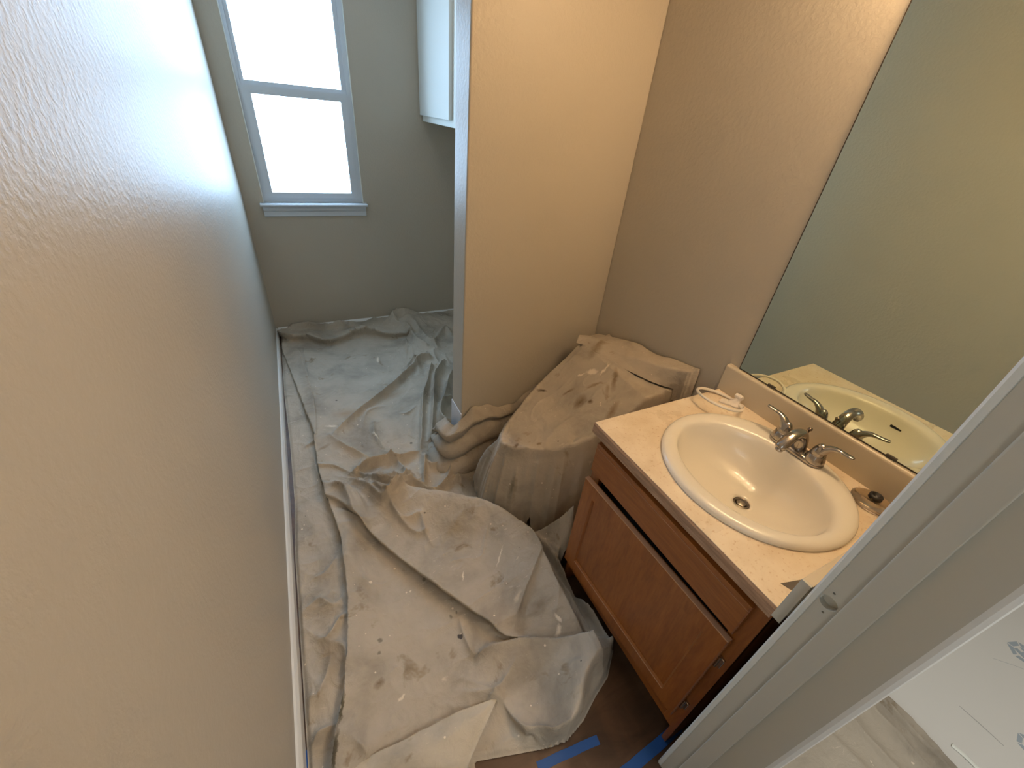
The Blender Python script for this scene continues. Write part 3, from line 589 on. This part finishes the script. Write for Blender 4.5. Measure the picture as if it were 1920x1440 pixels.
# ------------------------------------------------------------------ drop cloths
EDGE = EDGE[3:]                                   # the near right border of the big canvas on the floor
OUT = [(.020, 3.190), (.018, 2.4), (.030, 1.9), (.032, 1.5), (.020, 1.2), (.018, .5), (.018, .085), (.40, .085), (.425, .25)] + [tuple(p) for p in EDGE[::-1]] + \
      [(.976, .60), (.975, .68), (.978, .735), (1.10, .738), (1.10, 1.0), (1.02, 1.12), (1.10, 1.28), (1.50, 1.40), (1.50, 1.450), (.812, 1.450), (.798, 1.448), (.797, 1.46), (.797, 1.595), (.82, 1.602), (1.50, 1.602), (1.50, 3.190)]
def vnoise(x, y, seed=0):
    xi = np.floor(x).astype(int); yi = np.floor(y).astype(int); fx = x-xi; fy = y-yi
    fx = fx*fx*(3-2*fx); fy = fy*fy*(3-2*fy)
    def hsh(a, b):
        h = (a*374761393+b*668265263+seed*974634777) & 0xffffffff
        h = ((h ^ (h >> 13))*1274126177) & 0xffffffff
        return ((h ^ (h >> 16)) & 0xffff)/65535.
    a, b, c, d = hsh(xi, yi), hsh(xi+1, yi), hsh(xi, yi+1), hsh(xi+1, yi+1)
    return (a*(1-fx)+b*fx)*(1-fy)+(c*(1-fx)+d*fx)*fy
def fbm(x, y, f, o=3, seed=0):
    s = 0; a = 1; t = 0
    for k in range(o): s = s+a*vnoise(x*f, y*f, seed+k); t += a; a *= .5; f *= 2.03
    return s/t-.5
def ridged(x, y, f, seed=0):
    return 1-np.abs(2*vnoise(x*f, y*f, seed)-1)
def polydist(X, Y, pts):
    """nearest signed distance (left positive), parameter 0..n-1, unit normal"""
    best = np.full(X.shape, 1e9); sd = np.zeros(X.shape); par = np.zeros(X.shape); nx = np.zeros(X.shape); ny = np.zeros(X.shape)
    for i in range(len(pts)-1):
        ax, ay = pts[i]; bx, by = pts[i+1]; dx, dy = bx-ax, by-ay; l2 = dx*dx+dy*dy+1e-12; l = math.sqrt(l2)
        t = np.clip(((X-ax)*dx+(Y-ay)*dy)/l2, 0, 1); px = X-(ax+t*dx); py = Y-(ay+t*dy); d = np.hypot(px, py)
        side = dx*(Y-ay)-dy*(X-ax); m = d < best
        best[m] = d[m]; sd[m] = (np.sign(side)*d)[m]; par[m] = (i+t)[m]; nx[m] = -dy/l; ny[m] = dx/l
    return sd, par, nx, ny
def densify(pts, hs, sub=4):
    if np.isscalar(hs): hs = [hs]*len(pts)
    Q = smoothpath([(p[0], p[1], 0, h) for p, h in zip(pts, hs)], sub)
    return [(q[0], q[1]) for q in Q], [q[3] for q in Q]
def insidepoly(X, Y, poly):
    c = np.zeros(X.shape, bool); n = len(poly)
    for i in range(n):
        x0, y0 = poly[i]; x1, y1 = poly[(i+1) % n]
        if y0 == y1: continue
        c ^= ((y0 > Y) != (y1 > Y)) & (X < (x1-x0)*(Y-y0)/(y1-y0)+x0)
    return c
HS = 1.75
def apply_folds(X, Y, folds, Z):
    DX = np.zeros(X.shape); DY = np.zeros(X.shape)
    for pts, hs, wl, wr, pw in folds:
        P, Hh = densify(pts, hs); reach = max(wl, wr)*3.2+.01
        xs = [p[0] for p in P]; ys = [p[1] for p in P]
        m = (X > min(xs)-reach) & (X < max(xs)+reach) & (Y > min(ys)-reach) & (Y < max(ys)+reach)
        if not m.any(): continue
        x = X[m]; y = Y[m]
        jx = .006*fbm(x, y, 22, 2, 5); jy = .006*fbm(x, y, 22, 2, 9)
        sd, par, nx, ny = polydist(x+jx, y+jy, P)
        hh = np.interp(par, np.arange(len(Hh)), Hh)*HS
        end = np.minimum(par, len(P)-1-par); 
        wdt = np.where(sd > 0, wl, wr)
        g = np.exp(-(np.abs(sd)/wdt)**pw)
        Z[m] += hh*g
        if min(wl, wr) < .0085 and max(wl, wr) > .03:      # lapped fold: the crest leans over its steep side
            s = -1 if wr < wl else 1
            gg = np.exp(-(np.abs(sd)/np.where(sd > 0, min(wl, .02), min(wr, .02)))**2)
            DX[m] += s*nx*hh*gg*.55; DY[m] += s*ny*hh*gg*.55
    return Z, DX, DY
def grid_mesh(name, X, Y, Z, DX, DY, inside, mat, poly=None, parent=None, **props):
    ny_, nx_ = X.shape
    if poly is not None:                             # pull the first ring outside onto the outline
        f = inside.copy(); near = f.copy()
        near[1:] |= f[:-1]; near[:-1] |= f[1:]; near[:, 1:] |= near[:, :-1].copy(); near[:, :-1] |= near[:, 1:].copy()
        ring = near & ~f; P = poly+[poly[0]]
        rx, ry = X[ring], Y[ring]; best = np.full(rx.shape, 1e9); ox = rx.copy(); oy = ry.copy()
        for i in range(len(P)-1):
            ax, ay = P[i]; dx, dy = P[i+1][0]-ax, P[i+1][1]-ay; l2 = dx*dx+dy*dy+1e-12
            t = np.clip(((rx-ax)*dx+(ry-ay)*dy)/l2, 0, 1); qx = ax+t*dx; qy = ay+t*dy; d = np.hypot(rx-qx, ry-qy); m = d < best
            best[m] = d[m]; ox[m] = qx[m]; oy[m] = qy[m]
        X = X.copy(); Y = Y.copy(); X[ring] = ox; Y[ring] = oy; inside = near
    idx = -np.ones(X.shape, int)
    q = inside[:-1, :-1] & inside[1:, :-1] & inside[:-1, 1:] & inside[1:, 1:]
    used = np.zeros(X.shape, bool); used[:-1, :-1] |= q; used[1:, :-1] |= q; used[:-1, 1:] |= q; used[1:, 1:] |= q
    idx[used] = np.arange(used.sum())
    V = np.stack([(X+DX)[used], (Y+DY)[used], Z[used]], 1)
    a, b_, c, d = idx[:-1, :-1][q], idx[:-1, 1:][q], idx[1:, 1:][q], idx[1:, :-1][q]
    Fc = np.stack([a, b_, c, d], 1)
    me = bpy.data.meshes.new(name); me.vertices.add(len(V)); me.vertices.foreach_set('co', V.astype(np.float32).ravel())
    me.loops.add(Fc.size); me.loops.foreach_set('vertex_index', Fc.astype(np.int32).ravel())
    me.polygons.add(len(Fc)); me.polygons.foreach_set('loop_start', np.arange(0, Fc.size, 4, dtype=np.int32)); me.polygons.foreach_set('loop_total', np.full(len(Fc), 4, np.int32))
    me.polygons.foreach_set('use_smooth', np.ones(len(Fc), bool)); me.update(calc_edges=True); me.validate()
    me.materials.append(mat); o = bpy.data.objects.new(name, me); COL.objects.link(o)
    if parent is not None: o.parent = parent
    for k, v in props.items(): o[k] = v
    return o
def smoothstep(a, b, x):
    t = np.clip((x-a)/(b-a), 0, 1); return t*t*(3-2*t)

# --- the big canvas on the floor, passage and nook
ys = np.concatenate([np.arange(.03, 1.62, .0033), np.arange(1.62, 3.2, .005)])
xs = np.concatenate([np.arange(.012, 1.10, .0033), np.arange(1.10, 1.52, .01)])
X, Y = np.meshgrid(xs, ys)
Z = .006+.006*(fbm(X, Y, 5, 3, 1)+.4)+.0035*fbm(X+.3*Y, Y, 17, 3, 2)
# broad soft swell of the mounded canvas in front of the vanity
Z += .030*np.exp(-(((X-.70)/.22)**2+((Y-.80)/.36)**2))*smoothstep(1.4, 1.15, Y)
# crumpled zone before the partition end
cz = np.exp(-(((X-.50)/.22)**2+((Y-1.40)/.16)**2))
wx, wy = X+.03*fbm(X, Y, 8, 2, 111), Y+.03*fbm(X, Y, 8, 2, 112)
cz2 = np.exp(-(((X-.47)/.17)**2+((Y-1.43)/.11)**2)**2)
Z += cz*.008*ridged(X*.8, Y*1.3, 13, 3)+cz2*(.030*ridged(wx*1.0, wy*.8, 13, 113)**2.2+.012*ridged(wx, wy*1.3, 24, 114)**2)
nz = np.exp(-(((X-.95)/.16)**2))*smoothstep(1.55, 1.7, Y)
Z += nz*((.022+.03*smoothstep(2.3, 2.7, Y))*ridged(X*1.5, Y*.5, 9, 6)+.006)
bz = smoothstep(2.85, 3.12, Y); Z += bz*smoothstep(.1, .8, X)*.02+bz*(.020*ridged(X*.8, Y*1.6, 8, 8)+.010*ridged(X, Y, 19, 7)+.012)
sz = smoothstep(.20, .10, X)*smoothstep(1.5, 1.2, Y); Z += sz*.010*ridged(X*1.2, Y*.7, 12, 12)
pd, _, _, _ = polydist(X, Y, [(.80, 1.62), (.80, 1.45), (1.30, 1.45)]); pd = np.abs(pd)
pz = np.exp(-(pd/.050)**2)*smoothstep(.74, .80, X+.3*(1.5-Y)); Z += pz*(.018+.016*ridged(X, Y, 14, 15))
wr_ = (fbm(X, Y, 3.1, 2, 71)+.5)
Z += .0040*ridged(X+.6*Y+.02*fbm(X, Y, 9, 2, 75), Y-.2*X, 7.5, 72)**6*smoothstep(.35, .6, wr_)
Z += .0035*ridged(X-.5*Y, Y+.5*X+.02*fbm(X, Y, 9, 2, 76), 9.5, 73)**6*smoothstep(.6, .35, wr_)
Z += .0020*ridged(X+.2*Y, Y, 24, 74)**4
Z += .10*np.exp(-(((X-1.03)/.05)**2+((Y-.765)/.05)**2))
# the canvas corner pushed up between the toilet and the vanity
FOLDS.append(([[.912, .888], [.955, .862], [.995, .825], [1.02, .78]], [.010, .05, .10, .13], .012, .030, 1.2))
FOLDS.append(([[.91, .90], [.97, .74], [.975, .68]], [.01, .035, .02], .03, .010, 1.3))
Z, DX, DY = apply_folds(X, Y, FOLDS, Z)
ins = insidepoly(X, Y, OUT)
sdm = np.full(X.shape, 1e9)
sd, _, _, _ = polydist(X, Y, OUT[:OUT.index((.978, .735))+1]); edge = np.abs(sd)   # free borders only
k = smoothstep(0, .016, edge); Z = .0035+(Z-.0035)*k; DX *= k; DY *= k
Z = np.maximum(Z, .003)
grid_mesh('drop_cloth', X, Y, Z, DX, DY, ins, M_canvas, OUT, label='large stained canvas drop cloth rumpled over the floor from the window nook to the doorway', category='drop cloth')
main_cloth = bpy.data.objects['drop_cloth']

# --- turned-over corner near the camera, lighter reverse side
fl = [tuple(p) for p in FLAP]
xs = np.arange(.06, .60, .004); ys = np.arange(.25, .48, .004); X2, Y2 = np.meshgrid(xs, ys)
ins = insidepoly(X2, Y2, fl)
base = np.interp(X2.ravel(), [.05, .60], [.034, .030]).reshape(X2.shape)
sd, _, _, _ = polydist(X2, Y2, fl+[fl[0]]); e = np.abs(sd)
Z2 = .040+.010*(1-np.exp(-(e/.02)**2))+.012*fbm(X2, Y2, 9, 3, 31)+.010*ridged(X2+Y2*.4, Y2, 9, 33)
f2 = grid_mesh('folded_corner', X2, Y2, Z2, 0*X2, 0*X2, ins, M_canvas_lt, fl, main_cloth, label='lighter turned-over corner of the canvas')

# --- canvas draped over the toilet
TOPP = [(1.55, 1.37), (1.33, 1.345), (1.15, 1.335), (1.0, 1.26), (.885, 1.175), (.850, 1.115), (.888, 1.050), (1.03, .955), (1.14, .90), (1.30, .870), (1.55, .860)]
TP2, _ = densify(TOPP, 0, 6)
xs = np.arange(.70, 1.5235, .0035); ys = np.arange(.738, 1.4525, .0035); X, Y = np.meshgrid(xs, ys)
inn = insidepoly(X, Y, TP2); sd, par, nx, ny = polydist(X, Y, TP2); d = np.where(inn, -np.abs(sd), np.abs(sd))
ztop = np.interp(X.ravel(), [.83, .90, 1.02, 1.15, 1.30, 1.345, 1.55], [.402, .418, .448, .515, .645, .690, .705]).reshape(X.shape)
ztop = ztop+.012*fbm(X, Y, 7, 3, 41)+.004*fbm(X, Y, 20, 2, 42)
arc = par*.6
W = np.interp(par.ravel(), [0, 12, 16, 21, 24, 27, 30, 33, 36, 39, 42, 46, 60], [.055, .055, .075, .150, .120, .055, .080, .055, .082, .052, .088, .045, .045]).reshape(par.shape)
t = np.clip((d+.018)/(W+.018), 0, 1)
fall = 1-(t**1.35)*(1.0+.0*t); fall = np.where(t < .16, 1-.5*(t/.16)**2*(.16**1.35)*1.0, fall); fall = np.clip(fall, 0, 1)
fall = np.where(t > .82, fall*(.55+.45*smoothstep(1.0, .82, t)), fall)
Z = ztop*fall
pl = np.sin(par*1.15+2.2*vnoise(par*.35, par*0, 51)*3)*smoothstep(.1, .5, t)*smoothstep(1.0, .75, t)
Z += .026*pl*smoothstep(16, 24, par)*smoothstep(54, 46, par)
Z += .005*ridged(X+.5*Y, Y, 8, 81)**5+.004*ridged(X-.6*Y, Y, 11, 82)**5+.003*ridged(X, Y, 22, 83)**4
TF = [
 ([[1.342, 1.306], [1.382, 1.051], [1.447, .872]], [.006, .008, .006], .010, .010, 1.3),
 ([[.855, 1.15], [.86, 1.10], [.90, 1.048], [1.0, .975], [1.10, .925]], [.004, .010, .008, .006, .0], .018, .018, 1.5),
 ([[1.33, 1.34], [1.15, 1.33], [1.0, 1.25], [.89, 1.17]], [.010, .010, .008, .004], .012, .012, 1.4),
 ([[1.16, 1.18], [1.24, 1.10], [1.33, 1.03]], [0, .005, 0], .02, .02, 1.5),
 ([[1.02, 1.02], [1.10, 1.05], [1.20, 1.0], [1.30, .97]], [0, .006, .006, 0], .03, .015, 1.5),
 ([[1.08, .93], [1.12, .97], [1.18, .93]], [.0, -.014, 0], .018, .018, 1.5),
 ([[1.05, .88], [1.12, .865], [1.2, .84]], [.0, .02, 0], .018, .018, 1.5),
]
Z, DX, DY = apply_folds(X, Y, TF, Z)
for (x0, y0), (x1, y1), hgt in (((.858, 1.128), (.775, 1.150), .055), ((.875, 1.160), (.755, 1.335), .050), ((.868, 1.075), (.800, 1.035), .040), ((.900, 1.035), (.850, .965), .050), ((.97, .99), (.93, .925), .050), ((1.06, .94), (1.03, .88), .04), ((.935, 1.015), (.895, .945), .03)):
    TF.append(([[x0, y0], [(x0+x1)/2, (y0+y1)/2], [x1, y1]], [.004, hgt, hgt*.9], .014, .014, 1.2))
Z, _, _ = apply_folds(X, Y, TF[7:], Z)
keep = (t < .995)
Z = np.maximum(Z, .022)
tc = grid_mesh('toilet_drop_cloth', X, Y, Z, DX*0, DY*0, keep, M_canvas_dk, None, None, label='stained canvas draped over the toilet between the partition and the vanity', category='drop cloth')
# bunched band of canvas on the tank, leaning on the wall
Lp = [(1.325, 1.335, .700), (1.345, 1.285, .704), (1.365, 1.17, .706), (1.385, 1.045, .712), (1.420, .93, .716), (1.470, .872, .712)]
Cp = [(1.350, 1.355, .722), (1.395, 1.30, .738), (1.405, 1.19, .735), (1.425, 1.07, .752), (1.450, .945, .768), (1.490, .850, .790)]
Up = [(1.490, 1.395, .700), (1.500, 1.31, .716), (1.512, 1.15, .757), (1.515, 1.03, .768), (1.518, .94, .800), (1.522, .828, .826)]
Up2 = [(1.505, 1.395, .675), (1.518, 1.31, .68), (1.522, 1.15, .68), (1.524, 1.03, .68), (1.524, .94, .68), (1.524, .832, .66)]
rows = [smoothpath(r, 10) for r in (Lp, Cp, Up, Up2)]
rows = np.array(rows)                                # 4 x n x 3
tt = np.linspace(0, 3, 40); G = np.stack([np.stack([np.interp(tt, [0, 1, 2, 3], rows[:, j, c]) for j in range(rows.shape[1])]) for c in range(3)], -1)
u = np.linspace(0, 1, G.shape[0])[:, None]*5.0; v = tt[None, :]
G[..., 2] += .012*fbm(u+0*v, v+0*u, 1.6, 3, 61)*np.minimum(1, tt*2)[None, :]+.008*np.sin(v*2.6+u*1.2)*np.minimum(1, tt*2)[None, :]*(tt[None, :] < 2.6)
G[..., 0] += .008*fbm(u+0*v, v+0*u, 2.2, 2, 67)*(tt[None, :] < 2.2)
bm = bmesh.new(); loft(bm, [[Vector(p) for p in r] for r in G], False)
# near end closed by a hanging fold
endr = G[-1]; low = [Vector((p[0]+.004, p[1]-.004, min(p[2]-.004, .66))) for p in endr]
a = [bm.verts.new(Vector(p)) for p in endr]; c = [bm.verts.new(p) for p in low]
for i in range(len(a)-1): bm.faces.new((a[i], a[i+1], c[i+1], c[i]))
bmesh.ops.remove_doubles(bm, verts=bm.verts, dist=1e-5)
tb = finish('bunched_fold', bm, M_canvas_dk, tc, True)

# --- canvas bunched and pulled round the end of the partition, in hanging rolls
ctrl = [  # x, y on the wall line, outward normal, top height, lip standoff
 (.813, 1.640, -.9, .4, .10, .030), (.813, 1.590, -1, .0, .20, .040), (.813, 1.530, -1, 0, .270, .052), (.813, 1.470, -1, -.05, .275, .052), (.820, 1.4550, -.8, -.6, .300, .034), (.845, 1.4540, -.3, -1, .350, .012),
 (.90, 1.4530, 0, -1, .365, .004), (.97, 1.4530, 0, -1, .345, .003), (1.05, 1.4530, 0, -1, .325, .003), (1.12, 1.4530, 0, -1, .345, .003), (1.19, 1.4530, 0, -1, .405, .003), (1.27, 1.4530, 0, -1, .450, .003)]
cc = np.array(smoothpath(ctrl, 14)); nS = len(cc); nV = 64; bm = bmesh.new(); rows = []
for i, q in enumerate(cc):
    nn = np.array([q[2], q[3]]); nn /= np.linalg.norm(nn)+1e-9; s_ = i/(nS-1); row = []
    zt = q[4]+.006*math.sin(i*.35); lip = q[5]
    for j in range(nV):
        v = j/(nV-1); ph = v*2.7+.9*s_**1.2-.15
        roll = abs(math.sin(math.pi*ph))**.55
        o = lip+(.052-.012*s_)*roll*min(1, v*7)+.022*v+.03*v**4
        o += .006*float(fbm(np.array([s_*6]), np.array([v*3.]), 1.7, 3, 101)[0])
        z = zt*(1-v)+.010*math.sin(v*3.14)*math.sin(s_*11)
        if v > .93: z = max(z, .006)
        row.append(Vector((q[0]+nn[0]*o, q[1]+nn[1]*o, max(z, .006))))
    rows.append(row)
loft(bm, rows, False); wf = finish('wrapped_fold', bm, M_canvas_dk, main_cloth, True, label='bunched rolls of canvas wrapped round the partition end')
bm = bmesh.new(); box(bm, XP-.0035, XP+.004, YP-.002, YP+TP+.002, .0, .330, .001, 1); finish('trim_1', bm, simple('bare_white_drywall', (.74, .74, .76), .7), None, **S())

# ------------------------------------------------------------------ tape and hall floor covering
def tape(p, q, wd, label, z=.0006):
    p = Vector((*p, 0)); q = Vector((*q, 0)); d = (q-p).normalized(); s = Vector((-d.y, d.x, 0))*wd/2
    n = 10; rnd = random.Random(int(p.x*1000)); bm = bmesh.new(); top = []; bot = []
    for i in range(n+1):
        c = p.lerp(q, i/n); e = rnd.uniform(-.0008, .0008)
        top.append((c+s+s.normalized()*e)); bot.append((c-s+s.normalized()*e))
    out = top+bot[::-1]
    loft(bm, [[Vector((v.x, v.y, z)) for v in out], [Vector((v.x, v.y, z+.0007)) for v in out]], True, True, True)
    return finish('masking_tape', bm, M_tape, label=label, category='tape')
tape((.60, .232), (.799, .212-.003), .024, 'shorter strip of blue masking tape on brown floor, ending below the canvas')
tape((.80, .112), (1.055, .126), .030, 'blue masking tape strip meeting the vanity base by the door jamb')
tape((.016, .545), (.030, .40), .016, 'short bit of blue masking tape by the left baseboard', .0012)

# ---- hall covering: printed board, canvas beside it, loose strips
hb = empty('floor_protection_board', (2.2, -.7, 0), label='white printed floor protection board on the hall floor beyond the door trim', category='board')
b = bmesh.new(); box(b, 1.62, 3.5, -2.3, -.075, -.004, .0005, .0008, 1); part('board', b, M_board, hb)
b = bmesh.new(); tube(b, [(2.003, -.250, .0004, .0016, .0006), (2.004, -.31, .0006, .0022, .0008), (2.002, -.366, .0004, .0016, .0006)], 8); part('crease', b, simple('board_crease', (.42, .42, .40), .6), hb)
b = bmesh.new(); tube(b, [(2.33, -.235, .0004, .0012, .0006), (2.40, -.31, .0004, .0014, .0006), (2.47, -.42, .0004, .0012, .0006)], 8); part('crease', b, simple('board_crease_faint', (.52, .53, .52), .6), hb)
def mark(cx, cy, s, ang, k=0):
    """printed logo: broken hexagon outline round two small blocks"""
    bm = bmesh.new(); rot = Matrix.Rotation(ang, 3, 'Z')
    def T(x, y): return rot @ Vector((x*s, y*s, 0))+Vector((cx, cy, .0006))
    for i in range(6):
        if i == 4: continue
        a0, a1 = math.pi/3*i+.06, math.pi/3*(i+1)-.06
        q = [T(math.cos(a)*r, math.sin(a)*r) for r, a in ((1, a0), (1, a1), (.66, a1), (.66, a0))]
        loft(bm, [q, [p+Vector((0, 0, .0004)) for p in q]], True, True, True)
    for x0, x1, y0, y1 in ((-.42, -.12, -.45, .45), (-.12, .40, -.1, .14), (.16, .40, .14, .46), (.05, .30, -.5, -.22)):
        q = [T(x, y) for x, y in ((x0, y0), (x1, y0), (x1, y1), (x0, y1))]; loft(bm, [q, [p+Vector((0, 0, .0004)) for p in q]], True, True, True)
    part('printed_mark', bm, M_ink, hb, kind='stuff')
mark(2.475, -.285, .050, -.35); mark(2.085, -.412, .040, .2); mark(2.62, -.62, .036, -.35); mark(2.25, -.80, .03, .2)
xs = np.arange(1.0, 1.80, .006); ys = np.arange(-.85, -.062, .006); X3, Y3 = np.meshgrid(xs, ys)
Z3 = .006+.004*fbm(X3, Y3, 6, 3, 91)
HFOLDS = [([[1.795, -.09], [1.79, -.185], [1.776, -.28], [1.765, -.45], [1.74, -.8]], [.006, .010, .012, .012, .01], .010, .02, 1.3),
          ([[1.755, -.09], [1.745, -.18], [1.735, -.30], [1.70, -.6]], [.014, .016, .016, .012], .010, .010, 1.3),
          ([[1.70, -.08], [1.69, -.2], [1.68, -.33], [1.65, -.7]], [.010, .014, .012, .01], .006, .016, 1.3),
          ([[1.60, -.08], [1.585, -.2], [1.60, -.4]], [.006, .010, .010], .02, .012, 1.3),
          ([[1.48, -.08], [1.50, -.25], [1.46, -.5]], [.004, .008, .006], .02, .02, 1.3)]
Z3, DX3, DY3 = apply_folds(X3, Y3, HFOLDS, Z3)
hp = [(1.0, -.066), (1.797, -.066), (1.795, -.19), (1.778, -.30), (1.765, -.45), (1.745, -.83), (1.0, -.83)]
sd, _, _, _ = polydist(X3, Y3, hp+[hp[0]]); Z3 = .0025+(Z3-.0025)*smoothstep(0, .012, np.abs(sd))
grid_mesh('hall_drop_cloth', X3, Y3, np.maximum(Z3, .002), DX3, DY3, insidepoly(X3, Y3, hp), M_canvas, hp, None, label='tan canvas drop cloth with long folds on the hall floor outside the door trim', category='drop cloth')
def strip(pts, wd, m, name, **k):
    q = smoothpath([(x, y, z) for x, y, z in pts], 6); bm = bmesh.new(); rr = []
    for i, p_ in enumerate(q):
        a = q[max(i-1, 0)]; c = q[min(i+1, len(q)-1)]; t_ = Vector((c[0]-a[0], c[1]-a[1], 0)).normalized(); s_ = Vector((-t_.y, t_.x, 0))*wd
        rr.append([Vector(p_)+s_+Vector((0, 0, .0)), Vector(p_)+Vector((0, 0, .0015)), Vector(p_)-s_, Vector(p_)-s_*.98-Vector((0, 0, .0006)), Vector(p_)+s_*.98-Vector((0, 0, .0006))])
    loft(bm, rr, True, True, True); return finish(name, bm, m, None, False, **k)
strip([(1.838, -.288, .003), (1.842, -.33, .004), (1.835, -.40, .003), (1.82, -.5, .002)], .007, simple('white_tape', (.85, .88, .82), .3), 'white_tape_strip', label='narrow white strip of tape on the hall floor board', category='tape')
